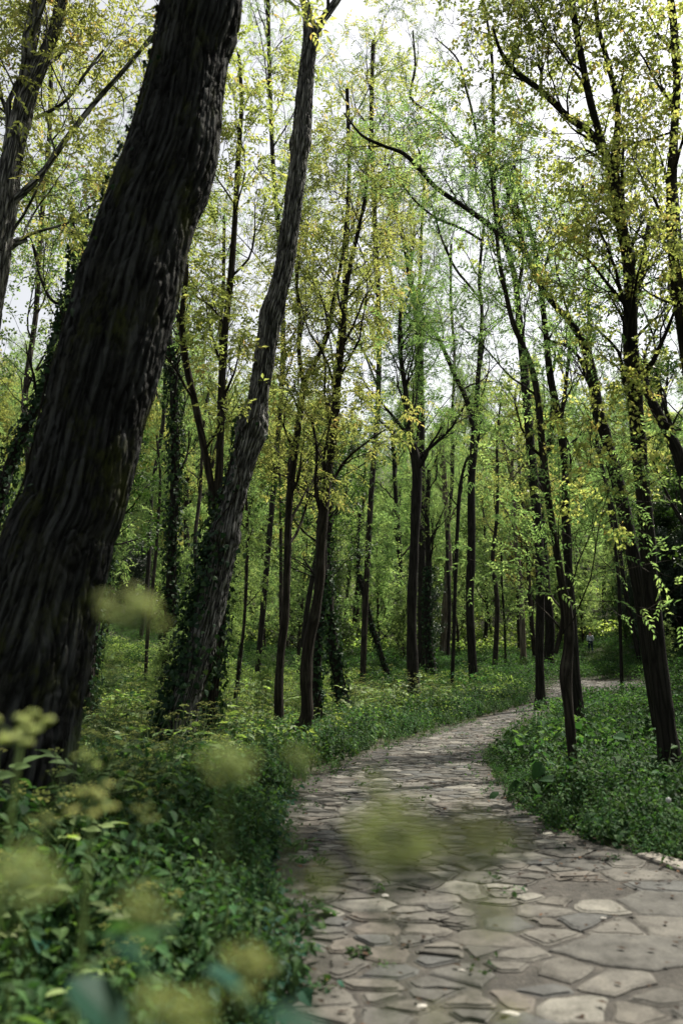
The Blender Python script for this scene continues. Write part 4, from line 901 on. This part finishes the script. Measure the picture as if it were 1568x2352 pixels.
mats_h = [M['herb'], M['stem'], M['umbel']]; mats_p = [M['herb2'], M['stem'], M['umbel']]
libs = {
    'herb': make_lib('herb', b_herb, 6, mats_h, 1), 'low': make_lib('low', b_low, 5, [M['teal'], M['stem'], M['umbel']], 2),
    'low2': make_lib('lowgreen', b_low, 5, mats_h, 9),
    'alex': make_lib('umbel', b_alex, 6, mats_p, 3), 'grass': make_lib('grass', b_grass, 4, [M['grass']], 4),
    'patch': make_lib('patch', b_patch, 5, mats_h, 5), 'patchp': make_lib('palepatch', b_patch, 5, mats_p, 6)}

def inst_group(coll):
    ng = bpy.data.node_groups.new('scatter_' + coll.name, 'GeometryNodeTree')
    ng.interface.new_socket('Geometry', in_out='INPUT', socket_type='NodeSocketGeometry'); ng.interface.new_socket('Geometry', in_out='OUTPUT', socket_type='NodeSocketGeometry')
    gi = ng.nodes.new('NodeGroupInput'); go = ng.nodes.new('NodeGroupOutput'); ip = ng.nodes.new('GeometryNodeInstanceOnPoints')
    ci = ng.nodes.new('GeometryNodeCollectionInfo'); ci.inputs['Collection'].default_value = coll; ci.inputs['Separate Children'].default_value = True; ci.inputs['Reset Children'].default_value = True
    ip.inputs['Pick Instance'].default_value = True
    def na(nm, ty):
        n_ = ng.nodes.new('GeometryNodeInputNamedAttribute'); n_.data_type = ty; n_.inputs['Name'].default_value = nm; return n_.outputs['Attribute']
    ng.links.new(gi.outputs[0], ip.inputs['Points']); ng.links.new(ci.outputs[0], ip.inputs['Instance'])
    ng.links.new(na('rot', 'FLOAT_VECTOR'), ip.inputs['Rotation']); ng.links.new(na('scl', 'FLOAT'), ip.inputs['Scale']); ng.links.new(na('idx', 'INT'), ip.inputs['Instance Index'])
    ng.links.new(ip.outputs[0], go.inputs[0]); return ng
nf = lambda x, y, f, o=0: pnoise(np.stack([x * f + o, y * f, x * 0 + o], -1))
def strew(name, label, key, pts, scl, tilt=.12, seed=0, sink=.02, edge=.5, patchy=.35):
    rg = np.random.default_rng(900 + seed); n = len(pts); c = libs[key]
    dd = path_dist(pts[:, 0], pts[:, 1]); scl = scl * np.clip(.45 + edge * dd * 1.6, .45, 1) * (1 + patchy * np.clip(nf(pts[:, 0], pts[:, 1], .8, 3) + .8 * nf(pts[:, 0], pts[:, 1], 2.1, 7), -1, 1.4))
    me = bpy.data.meshes.new(name); me.vertices.add(n)
    P3 = np.c_[pts, ground(pts[:, 0], pts[:, 1]) - sink]; me.vertices.foreach_set('co', P3.astype(np.float32).ravel())
    a_ = me.attributes.new('rot', 'FLOAT_VECTOR', 'POINT'); a_.data.foreach_set('vector', np.c_[rg.normal(0, tilt, n), rg.normal(0, tilt, n), rg.uniform(0, 6.28, n)].astype(np.float32).ravel())
    a_ = me.attributes.new('scl', 'FLOAT', 'POINT'); a_.data.foreach_set('value', (scl * rg.uniform(.75, 1.3, n)).astype(np.float32))
    a_ = me.attributes.new('idx', 'INT', 'POINT'); a_.data.foreach_set('value', rg.integers(0, len(c.objects), n).astype(np.int32))
    o = bpy.data.objects.new(name, me); COL.objects.link(o)
    md = o.modifiers.new('scatter', 'NODES'); md.node_group = inst_group(c)
    return tag(o, label, None, None, 'stuff')
def sample(n, x0, x1, y0, y1, rg, margin=.04, wedge=True, mask=None, edge=None):
    x = rg.uniform(x0, x1, n); y = y0 + (y1 - y0) * rg.random(n)
    k = np.ones(n, bool)
    if wedge: k &= (np.abs(x) < .47 * y + 1.6)
    k &= ~((np.abs(x - .3126 * y - .15) < .75) & (y > 40) & (y < 49.6))
    x, y = x[k], y[k]; d = path_dist(x, y); k = d > margin
    if mask is not None: k &= mask(x, y, d)
    return np.c_[x[k], y[k]]
rgp = np.random.default_rng(3)
left = lambda x, y: x < np.interp(y, mid[:, 1], mid[:, 0])
near_l = lambda x, y, d: left(x, y)
pts = sample(8200, -5, .6, .9, 9, rgp, .09, mask=lambda x, y, d: left(x, y) & (nf(x, y, .7) > -.4))
strew('undergrowth', 'leafy green herbs crowding the left bank of the path', 'herb', pts, 1.2, .25, 1, .02, .5, .6)
pts = sample(6500, -5, .6, .7, 9, rgp, .05, mask=near_l)
strew('ground_cover', 'low bluish green leaves close to the soil on the left bank', 'low', pts, 1.3, .2, 2)
pts = sample(1500, -7, .2, 2.2, 12, rgp, .3, mask=lambda x, y, d: left(x, y) & (d > .45) & (nf(x, y, .5, 4) + .35 * (x < -1.2) > .05))
strew('flowering_undergrowth', 'yellow-green umbel flowers standing among the herbs on the left bank', 'alex', pts, .92, .12, 3)
pts = sample(9000, 0, 9, 3, 14, rgp, .05, mask=lambda x, y, d: ~left(x, y))
strew('undergrowth', 'fresh low herbs carpeting the bank right of the path', 'herb', pts, .88, .2, 4)
pts = sample(1000, 0, 10, 3, 16, rgp, .3, mask=lambda x, y, d: ~left(x, y) & (nf(x, y, 1.1, 9) > .1))
strew('undergrowth', 'taller leafy herbs standing above the low cover right of the path', 'herb', pts, 1.45, .25, 14)
pts = sample(900, 0, 10, 3, 16, rgp, .2, mask=lambda x, y, d: ~left(x, y) & (nf(x, y, .9, 19) > .0))
strew('ground_cover', 'broad leaves among the herbs right of the path', 'low2', pts, 1.9, .3, 15)
pts = sample(4000, 0, 9, 3, 14, rgp, .02, mask=lambda x, y, d: ~left(x, y))
strew('ground_cover', 'low leaves hugging the soil right of the path', 'low2', pts, 1.0, .2, 5)
pts = sample(3400, -12, 9, 3, 26, rgp, .02, mask=lambda x, y, d: (d < .9) | (nf(x, y, .3, 8) > .1))
strew('grass', 'grass blades along the edges of the path', 'grass', pts, 1.1, .15, 6)
pts = sample(9000, -15, 10, 8, 26, rgp, .12, mask=lambda x, y, d: (left(x, y)) & (d < 2.6) & (y > 8.5))
strew('undergrowth', 'deep green herbs along the far left edge of the path', 'herb', pts, 1.2, .2, 7)
pts = sample(6800, -16, 6, 8.5, 36, rgp, 1.0, mask=lambda x, y, d: left(x, y))
strew('undergrowth', 'leafy cover of the clearing, coloured pale as if sunlit, behind the left trunks', 'patchp', pts, .72, .1, 8, .08, .5, .6)
pts = sample(1500, -16, 6, 8, 26, rgp, .9, mask=lambda x, y, d: left(x, y) & (nf(x, y, .5, 6) > -.2))
strew('flowering_undergrowth', 'taller umbel herbs scattered through the clearing', 'alex', pts, 1.15, .15, 12, .05, .5, .4)
pts = sample(3600, -34, 6, 8.5, 62, rgp, .5, mask=lambda x, y, d: left(x, y) & ((y > 33) | (x < -.2 * y - 1)))
strew('undergrowth', 'mixed green cover spreading up the left slope', 'patch', pts, 1.0, .1, 9, .1, .5, .6)
pts = sample(5600, 1, 34, 11, 62, rgp, .35, mask=lambda x, y, d: ~left(x, y) | (y > 26))
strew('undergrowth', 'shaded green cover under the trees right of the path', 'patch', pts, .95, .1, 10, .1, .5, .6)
pj = np.c_[rgp.uniform(-1, 8, 9000), rgp.uniform(2.6, 20, 9000)]; dj = path_dist(pj[:, 0], pj[:, 1]); pj = pj[(dj < .05) & (rgp.random(9000) < .55 * np.exp(dj / .16) + .02)]
strew('ground_cover', 'small weeds and moss tufts sprouting in the joints of the flagstones', 'low2', pj, .75, .2, 17, -.01)
yy_ = rgp.uniform(36, 52, 420); pts = np.c_[.3126 * yy_ + rgp.normal(.1, .8, 420), yy_]; pts = pts[path_dist(pts[:, 0], pts[:, 1]) > .2]
strew('grass', 'thin grass on the trail where the far walker stands', 'grass', pts, 1.0, .2, 16)
pts = sample(2600, -60, 60, 52, 130, rgp, .4)
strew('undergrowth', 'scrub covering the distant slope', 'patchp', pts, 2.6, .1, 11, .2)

# ------------------------------------------------------------------ litter on the path
rgl = np.random.default_rng(8)
n = 42000; x = rgl.uniform(-1.5, 14, n); y = 1 + 34 * rgl.random(n) ** 1.3; d = path_dist(x, y)
k = (d < 0.25) & (rgl.random(n) < (.12 + .9 * np.exp(d / .30)) + .45 * ((nf(x, y, .9, 3) > .15) & (y > 5))); x, y = x[k], y[k]; n = len(x)
a = Acc(); z = ground(x, y) + .035 + rgl.uniform(0, .008, n)
T = np.array([[0, 0, 0], [.45, .28, .12], [1, 0, .05], [.5, -.26, .10]]) - [.5, 0, 0]
sz = rgl.uniform(.012, .045, n) * (1 + .04 * y); az = rgl.uniform(0, 6.28, n); c_, s_ = np.cos(az), np.sin(az)
Vv = np.empty((n, 4, 3)); Vv[..., 0] = (T[None, :, 0] * c_[:, None] - T[None, :, 1] * s_[:, None]) * sz[:, None] + x[:, None]
Vv[..., 1] = (T[None, :, 0] * s_[:, None] + T[None, :, 1] * c_[:, None]) * sz[:, None] + y[:, None]; Vv[..., 2] = T[None, :, 2] * sz[:, None] * rgl.uniform(.2, 1.6, (n, 1)) + z[:, None]
a.add(Vv.reshape(-1, 3), np.arange(n * 4).reshape(-1, 4), 0, rgl.random(n))
tag(a.build('fallen_leaves', [M['litter']]), 'dry brown leaves and bud scales strewn on the flagstones', None, kind='stuff')

def blob_mesh(name, p, s, mat, seed, sides=9, flat=.4):
    r = random.Random(seed); a = Acc(); rings = 4; V = []
    for i_ in range(rings):
        ph = math.pi / 2 * i_ / (rings - 1)
        for j_ in range(sides):
            q = 2 * math.pi * j_ / sides; rr = s * math.cos(ph * .98) * (1 + .25 * math.sin(q * 2 + seed) + .12 * r.uniform(-1, 1)); V.append([rr * math.cos(q), rr * math.sin(q) * .7, s * flat * math.sin(ph)])
    F = [[i_ * sides + j_, i_ * sides + (j_ + 1) % sides, (i_ + 1) * sides + (j_ + 1) % sides, (i_ + 1) * sides + j_] for i_ in range(rings - 1) for j_ in range(sides)]
    a.add(V, F, 0); o = a.build(name, [mat], smooth=True); o.location = p; return o
M['chalk'] = plain('chalk_white', (.42, .40, .37), .8, .2, .15, 60)
for (qx, qy, s, lab) in ((1171, 2325, .045, 'white scrap lying on the path nearest the bottom edge'), (884, 2055, .040, 'small white scrap on the left half of the path'), (1058, 2226, .022, 'tiny white pebble between flagstones at the bottom'),
                         (1385, 2107, .022, 'tiny white pebble beside the large slabs on the right'), (968, 2308, .03, 'white chip on a small flagstone low on the path')):
    q = hit(qx, qy, .03); tag(blob_mesh('stone_chip', (q[0], q[1], float(ground(q[0], q[1])) + .026), s * .7, M['chalk'], int(qx), flat=.25), lab, 'stone chip', 'white scraps on the path')
# kerb stone at the right edge
q1 = hit(1484, 1972); q2 = hit(1700, 2048); M['kerb'] = plain('kerb_stone', (.20, .185, .165), .85, .2, .25, 18)
d_ = norm((q2 - q1)[:2]); nn = np.array([-d_[1], d_[0]]); a = Acc(); L_ = np.linalg.norm((q2 - q1)[:2]); ns = 24; prof = [(-.08, -.1), (-.08, .030), (-.072, .040), (.072, .042), (.08, .032), (.08, -.1)]
V = []
for k in range(ns + 1):
    c = q1[:2] + d_ * L_ * k / ns; z = float(ground(*c))
    for (u, h) in prof:
        j = .003 * float(pnoise(np.array([k * .9, u * 40, h * 30]))); V.append([*(c + nn * (u + j)), z + h + j])
m6 = len(prof); F = [[k * m6 + j, k * m6 + (j + 1) % m6, (k + 1) * m6 + (j + 1) % m6, (k + 1) * m6 + j] for k in range(ns) for j in range(m6)]
V = np.array(V); a.add(V, F); a.add(np.zeros((0, 3)), np.array([[0, 1, 2, 3, 4, 5]]) - len(V)); o = a.build('kerb', [M['kerb']])
tag(o, 'pale stone kerb lying where the path meets the right edge', 'kerb', kind='thing')
# dandelion clock
q = hit(1537, 1872, .30); z0 = float(ground(q[0], q[1])); root = empty('dandelion', (q[0], q[1], z0)); tag(root, 'white dandelion clock standing above the herbs on the right bank', 'dandelion')
a = Acc(); stem_tube(a, [[0, 0, 0], [.01, 0, .2], [.0, .01, .40]], .0025, 0); a.build('stem', [M['stem']], root)
a = Acc(); r = random.Random(2)
for k in range(220):
    v = norm(np.array([r.gauss(0, 1), r.gauss(0, 1), r.gauss(0, 1)])); p0 = np.array([0, .01, .40]); e = p0 + v * .019
    w = norm(np.cross(v, [0.3, .5, .7])) * .004; w2 = np.cross(v, w)
    a.add([e + w, e + w2, e - w, e - w2, p0 + v * .004], [[0, 1, 2, 3]]); 
    a.add([e + w * .1, e - w * .1, p0], [[0, 1, 2]])
M['fluff'] = plain('seed_fluff', (.45, .46, .46), .9, .1); a.build('seed_head', [M['fluff']], root)
# tufts of weeds growing in the joints along the left edge of the path
for (qx, qy, w, lab) in ((700, 1948, .16, 'weed tuft in the path joints, farthest of the row on the left edge'), (690, 1978, .10, 'smallest weed tuft at the left edge of the path'), (708, 2118, .19, 'largest dark weed tuft growing through the left path edge'),
                         (826, 2190, .08, 'little seedling tuft between flagstones low on the path')):
    q = hit(qx, qy, .02); a = Acc(); r = random.Random(qx)
    for k in range(26):
        az = r.uniform(0, 6.28); L = r.uniform(.3, .55) * w; rad = w * .75 * math.sqrt(r.random()); p0 = np.array([rad * math.cos(az), rad * math.sin(az), w * .45 * (1 - (rad / w) ** 2) * r.uniform(.4, 1)])
        stem_tube(a, [[0, 0, 0], p0 * [.6, .6, .8], p0], .0015, 1, 3); put(a, oval(L, L * .55, 5, .12, .3), rotz(az + r.gauss(0, .5)) @ roty(r.uniform(-.3, .5)), p0, 1, 0, r.random())
    o = a.build('weed', [M['herb'], M['stem']]); o.location = (q[0], q[1], float(ground(q[0], q[1])) + .02); tag(o, lab, 'weed', 'weeds in the joints of the path')

# ------------------------------------------------------------------ tall umbel plants right in front of the camera
def near_umbel(px_, py_, Y, R0, lab, leaves=4, seed=0, lean=None, nr=13, leafL=.16, h0=0, mat='umbel_near', lm='herb'):
    r = random.Random(seed + 40); kk = .70 if Y < .9 else 1.0; Y *= kk; R0 *= kk; leafL *= kk; hd = at(px_, py_, Y)
    bx = hd[0] + (lean[0] if lean else r.uniform(-.12, .05)); by = Y + (lean[1] if lean else r.uniform(-.05, .15)); bz = float(ground(bx, by))
    root = empty('umbel_plant', (bx, by, bz)); tag(root, lab, 'wildflower', 'tall umbel flowers close to the camera')
    top = hd - [bx, by, bz]; top[2] -= R0 * .6; m_ = np.array([top[0] * .25, top[1] * .25, top[2] * .55])
    a = Acc(); stem_tube(a, [[0, 0, 0], m_, top], .0018 if kk < .8 else .0065, 0, 8); sp = catmull([[0, 0, 0], m_, top], 30)
    a.build('stem', [M['stem_near']], root)
    a = Acc(); umbel_head(a, r, top, R0 * .78, nr, 0, 1, 12, .11, .5); a.build('flower_head', [M[mat], M['stem']], root); a = Acc()
    for q_ in range(2 if kk == 1 else 1 if seed in (1, 17, 16) else 0):
        az_ = r.uniform(0, 6.28); b_ = sp[int((.90 - .03 * q_) * 29)]; e_ = top + np.array([math.cos(az_) * R0 * 1.9, math.sin(az_) * R0 * 1.2, r.uniform(-1.2, .1) * R0]); stem_tube(a, [b_, (b_ + e_) / 2 + [0, 0, -.004], e_], .0014, 1, 5); umbel_head(a, r, e_, R0 * .42, 6, 0, 1, 9, .12, .5)
        a.build('flower_head', [M[mat], M['stem']], root); a = Acc()
    for k in range(leaves):
        f = r.uniform(.5, .9); a = Acc(); compound_leaf(a, r, sp[int(f * 29)], r.uniform(0, 6.28), leafL * r.uniform(.8, 1.3), (0, 1), 7, r.uniform(-.6, .1), .75); a.build('leaf', [M[lm], M['stem']], root)
    return root
near_umbel(915, 1925, .52, .040, 'large blurred yellow-green umbel hanging in front of the middle of the path', 0, 1, (.02, .10), 15)
near_umbel(1110, 1905, .52, .030, 'fainter blurred umbel right of the large one before the path', 0, 2, (-.09, .10), 9)
near_umbel(865, 1800, .70, .018, 'small blurred umbel above the large one before the path', 0, 3, (.03, .12), 8)
near_umbel(300, 1390, .85, .048, 'highest blurred umbel, in front of the woodland left of the ivy', 0, 4, (-.34, .03), 12, .07)
near_umbel(50, 1660, 1.25, .055, 'pale umbel with its stem at the left edge before the huge trunk', 1, 5, (-.06, .02), 14, .10)
near_umbel(215, 1825, 1.15, .042, 'pale cream umbel in front of the foot of the huge trunk', 2, 6, (-.04, .03), 13, .12)
near_umbel(520, 1740, .80, .038, 'blurred olive umbel over the herbs left of the path', 1, 8, (-.03, .05), 12)
near_umbel(686, 1742, .82, .020, 'small blurred umbel just over the left edge of the path', 0, 10, (-.08, .05), 9)
near_umbel(60, 2000, .62, .036, 'olive blurred umbel low at the left edge', 3, 11, (-.04, .05), 12, .12)
near_umbel(330, 2085, .68, .026, 'blurred olive umbel in the lower left among green leaves', 3, 13, (-.04, .08), 11, .10)
near_umbel(735, 2030, .55, .014, 'faint blurred umbel over the left part of the near path', 0, 15, (-.10, .05), 10)
near_umbel(400, 2320, .60, .034, 'bright yellow blurred umbel at the bottom edge left of the path', 3, 16, (-.03, .05), 14, .12)
near_umbel(570, 2215, .85, .034, 'green-yellow blurred umbel where the near path meets the herbs', 4, 17, (-.05, .05), 12, .14)
near_umbel(1000, 2330, .72, .012, 'tiny yellow umbel at the bottom edge before the path', 0, 18, (-.1, .02), 8)
near_umbel(1170, 2345, .66, .014, 'small yellow umbel cut by the bottom edge right of the tiny one', 0, 19, (-.15, .02), 8)
# broad blue-green leaves low in the corner
def leafy_stalk(px_, py_, Y, L, lab, seed, n=5):
    r = random.Random(seed); hd = at(px_, py_, Y); bx, by = hd[0] - .03, Y + .04; bz = float(ground(bx, by)); root = empty('broad_leaf_plant', (bx, by, bz)); tag(root, lab, 'plant', 'broad-leaved plants close to the camera')
    top = hd - [bx, by, bz]; a = Acc(); stem_tube(a, [[0, 0, 0], top * [.4, .4, .5], top], .004, 0, 6); a.build('stem', [M['stem']], root)
    for k in range(n):
        a = Acc(); az = k * 2.3 + r.uniform(-.4, .4); f = 1 - .09 * k
        put(a, oval(L, L * .72, 9, .10, .35), rotz(az) @ roty(r.uniform(-.1, .5)), top * [f, f, f], r.uniform(.8, 1.1), 0, r.random()); a.build('leaf', [M['teal']], root)
leafy_stalk(160, 2250, 1.0, .10, 'broad blue-green leaves in the lower left corner, sharpest of them', 1)
leafy_stalk(265, 2175, .62, .055, 'blurred blue-green leaves between yellow umbels at the lower left', 2)
leafy_stalk(610, 2335, .55, .05, 'blurred blue-green leaves at the bottom beside the path', 4, 4)
leafy_stalk(470, 2230, .9, .08, 'green leaves rising beside the near left edge of the path', 6)

# ------------------------------------------------------------------ people
def skinned(name, verts, edges, radii, mat, parent, sub=2, root_i=0):
    me = bpy.data.meshes.new(name); me.from_pydata([tuple(v) for v in verts], edges, []); me.update(); me.materials.append(mat)
    o = bpy.data.objects.new(name, me); COL.objects.link(o); o.parent = parent
    sk = o.modifiers.new('skin', 'SKIN'); sk.use_smooth_shade = True
    if not me.skin_vertices: me.skin_vertices.new()
    for k, (rx, ry) in enumerate(radii): me.skin_vertices[0].data[k].radius = (rx, ry)
    me.skin_vertices[0].data[root_i].use_root = True
    if sub: s_ = o.modifiers.new('smooth', 'SUBSURF'); s_.levels = sub; s_.render_levels = sub
    return o
M['skin'] = plain('skin', (.36, .21, .15), .55, .35); M['hair'] = plain('dark_hair', (.012, .010, .009), .6, .3, .3, 80)
def person(loc, face, lab, H, shirt, trous, group=None, strap=False, sleeve='long', hat=None, stride=.18):
    root = empty('person', loc); root.rotation_euler = (0, 0, face); tag(root, lab, 'person', group); k = H / 1.75
    v = lambda *a_: np.array(a_) * k
    # x right, y forwards, z up
    hipL, hipR = v(-.09, 0, .92), v(.09, 0, .92); st = stride
    J = [v(0, 0, .95), v(0, 0, 1.10), v(0, .02, 1.28), v(0, .02, 1.42), v(0, .05, 1.50), v(0, .08, 1.60), v(0, .09, 1.69),      # 0-6 spine, neck, head
         v(-.18, .02, 1.40), v(-.235, .0, 1.14), v(-.20, .14, .96), v(-.19, .20, .91),                                             # 7-10 left arm, wrist, palm
         v(.18, .02, 1.40), v(.235, -.02, 1.13), v(.215, .08, .90), v(.21, .11, .84),                                              # 11-14
         hipL, v(-.10, st * .6, .50), v(-.09, st * .5, .09), v(-.10, st * .5 + .15, .035),                                        # 15-18
         hipR, v(.10, -st * .2, .49), v(.09, -st * 1.2, .12), v(.10, -st * 1.2 + .13, .045)]
    E = [(0, 1), (1, 2), (2, 3), (3, 4), (4, 5), (5, 6), (3, 7), (7, 8), (8, 9), (9, 10), (3, 11), (11, 12), (12, 13), (13, 14), (0, 15), (15, 16), (16, 17), (17, 18), (0, 19), (19, 20), (20, 21), (21, 22)]
    R = [(.13, .10), (.125, .09), (.15, .10), (.13, .08), (.055, .055), (.075, .09), (.07, .085), (.055, .055), (.042, .042), (.028, .030), (.022, .040), (.055, .055), (.042, .042), (.028, .030), (.022, .040),
         (.085, .085), (.058, .060), (.040, .042), (.035, .030), (.085, .085), (.058, .060), (.040, .042), (.035, .030)]
    R = [(a_ * k, b_ * k) for a_, b_ in R]
    body = skinned('body', J, E, R, M['skin'], root)
    # fingers, each a short bent chain
    a = Acc()
    for pal, fw in ((J[10], norm(J[10] - J[9])), (J[14], norm(J[14] - J[13]))):
        sd_ = norm(np.cross(fw, [0, 0, 1])) if abs(fw[2]) < .95 else np.array([0, 1.0, 0])
        sd_ = norm(np.cross(fw, [1.0, 0, 0]))
        for f in range(5):
            b0 = pal + sd_ * (f - 1.5) * .018 * k + fw * .02 * k if f < 4 else pal - sd_ * .035 * k - fw * .01 * k
            L = (.07, .08, .075, .06, .055)[f] * k; dirf = fw if f < 4 else norm(fw - sd_ * .8)
            c = np.array([b0, b0 + dirf * L * .5, b0 + dirf * L * .85 + np.array([.012 * k * (1 if pal[0] < 0 else -1), 0, 0])]); cc = catmull(c, 6)
            Vv, F, bk = tubes(cc[None], np.linspace(.009, .006, 6)[None] * k, 6); a.add(Vv, F)
    a.build('fingers', [M['skin']], body)
    # facial features on the front of the head
    a = Acc()
    hc = J[5] + [0, .085 * k, 0]
    Vv, F, bk = tubes(catmull([hc + [0, .0, .03 * k], hc + [0, .028 * k, -.005 * k], hc + [0, .01 * k, -.012 * k]], 6)[None], np.full((1, 6), .010 * k), 6); a.add(Vv, F)
    for sx in (-1, 1):
        e = J[5] + [sx * .078 * k, -.01 * k, .0]; Vv, F, bk = tubes(catmull([e + [0, 0, .03 * k], e + [sx * .012 * k, -.01 * k, 0], e + [0, 0, -.03 * k]], 6)[None], np.full((1, 6), .009 * k), 6); a.add(Vv, F)
    a.build('ears_and_nose', [M['skin']], body)
    # clothes
    top_i = [0, 1, 2, 3, 7, 8, 9, 11, 12, 13] if sleeve == 'long' else [0, 1, 2, 3, 7, 8, 11, 12]
    mp = {j: n_ for n_, j in enumerate(top_i)}; VV = [J[j].copy() for j in top_i]
    if sleeve != 'long':
        for j in (8, 12): VV[mp[j]] = J[j - 1] + (J[j] - J[j - 1]) * .75
    else:
        for j in (9, 13): VV[mp[j]] = J[j - 1] + (J[j] - J[j - 1]) * .8
    VV.append(J[0] - [0, 0, .10 * k]); EE = [(mp[a_], mp[b_]) for a_, b_ in E if a_ in mp and b_ in mp] + [(0, len(VV) - 1)]
    RR = [(R[j][0] + .022 * k, R[j][1] + .022 * k) for j in top_i] + [(.175 * k, .125 * k)]
    skinned('shirt', VV, EE, RR, shirt, root)
    low = [0, 15, 16, 17, 19, 20, 21]; mp = {j: n_ for n_, j in enumerate(low)}
    skinned('trousers', [J[j] for j in low], [(mp[a_], mp[b_]) for a_, b_ in E if a_ in mp and b_ in mp], [(R[j][0] + .018 * k, R[j][1] + .018 * k) for j in low], trous, root)
    for f, ang_ in ((18, 0), (22, 0)):
        h_ = J[f - 1]; t_ = J[f]; skinned('shoe', [h_ + [0, -.05 * k, -.04 * k], h_ + [0, .05 * k, -.045 * k], t_ + [0, .05 * k, -.01 * k]], [(0, 1), (1, 2)], [(.045 * k, .04 * k)] * 2 + [(.045 * k, .03 * k)], M['hair'], root, 2)
    hd = J[6]
    skinned('hair', [hd + [0, -.03 * k, -.05 * k], hd + [0, -.02 * k, .02 * k], hd + [0, .03 * k, .035 * k]], [(0, 1), (1, 2)], [(.085 * k, .085 * k), (.082 * k, .085 * k), (.07 * k, .06 * k)], M['hair'], root)
    if strap:
        th = np.linspace(0, 2 * math.pi, 40); c = np.stack([.205 * k * np.cos(th), .02 * k + .15 * k * np.sin(th), 1.24 * k - .19 * k * np.cos(th)], -1)
        Vv, F, bk = tubes(c[None], np.full((1, 40), .016 * k), 8); a = Acc(); a.add(Vv, F); a.build('bag_strap', [M['hair']], root, smooth=True)
    return root
M['shirt_blue'] = plain('pale_blue_cotton', (.68, .74, .80), .85, .15, .12, 14); M['jeans'] = plain('dark_denim', (.018, .03, .055), .85, .15, .2, 12)
M['navy'] = plain('navy_cloth', (.015, .02, .04), .85, .15); M['cream'] = plain('cream_cloth', (.55, .52, .48), .85, .15, .1, 12)
q = hit(1356, 1500, 0); print('person dist', q)
person((q[0], q[1], q[2] - .02), 0.05, 'walker seen from behind in a pale blue shirt with a dark strap and dark jeans', 49 / FPX * q[1] * 1.0, M['shirt_blue'], M['jeans'], None, True)
q = hit(707, 1478, 0); print('pair dist', q); hh = 1.7
Yp = 60.0
for (ux, lab, tr, fc) in ((707, 'person in navy top and dark trousers, left of the tiny far pair', M['navy'], .6), (721, 'person in navy top and cream trousers, right of the tiny far pair', M['cream'], -.4)):
    p_ = at(ux - 8, 1478, Yp); person((p_[0], Yp, float(ground(p_[0], Yp))), fc, lab, 1.68, M['navy'], tr, 'two people on the far side of the clearing', False, 'short')

# ------------------------------------------------------------------ fallen twigs lying on the path and its verge
rt = random.Random(31)
for k, (qx, qy, L) in enumerate(((1030, 2122, .22), (1150, 2040, .18), (760, 1880, .25), (900, 1850, .20), (1000, 1800, .30), (1080, 1905, .16), (820, 2010, .17), (1330, 2015, .26))):
    q = hit(qx, qy, .03); a = Acc(); az = rt.uniform(-.5, .5); P_ = [np.array([math.cos(az) * L * u, math.sin(az) * L * u, .004]) + [0, rt.gauss(0, .008), rt.uniform(0, .006)] for u in (-.5, -.2, .15, .5)]
    C = catmull(P_, 10); Vv, F, bk = tubes(C[None], np.linspace(.006, .0025, 10)[None], 6); a.add(Vv, F, 0, None, bk)
    b0 = C[6]; e_ = b0 + [math.cos(az + .7) * L * .25, math.sin(az + .7) * L * .25, .006]; Vv, F, bk = tubes(catmull([b0, (b0 + e_) / 2, e_], 6)[None], np.linspace(.003, .0015, 6)[None], 5); a.add(Vv, F, 0, None, bk)
    o = a.build('fallen_twig', [M['bark_dark']], smooth=True); o.location = (q[0], q[1], float(ground(q[0], q[1])) + .028)
    tag(o, ('dark fallen twig on the flagstones, %s' % ['nearest the bottom, right of the weed tufts', 'beside the large blurred umbel on its right', 'farthest left on the path', 'above the blurred umbel', 'farthest up the path', 'at the lower right of the small blurred umbel', 'left under the large blurred umbel', 'close to the kerb'][k]), 'twig', 'fallen twigs on the path')
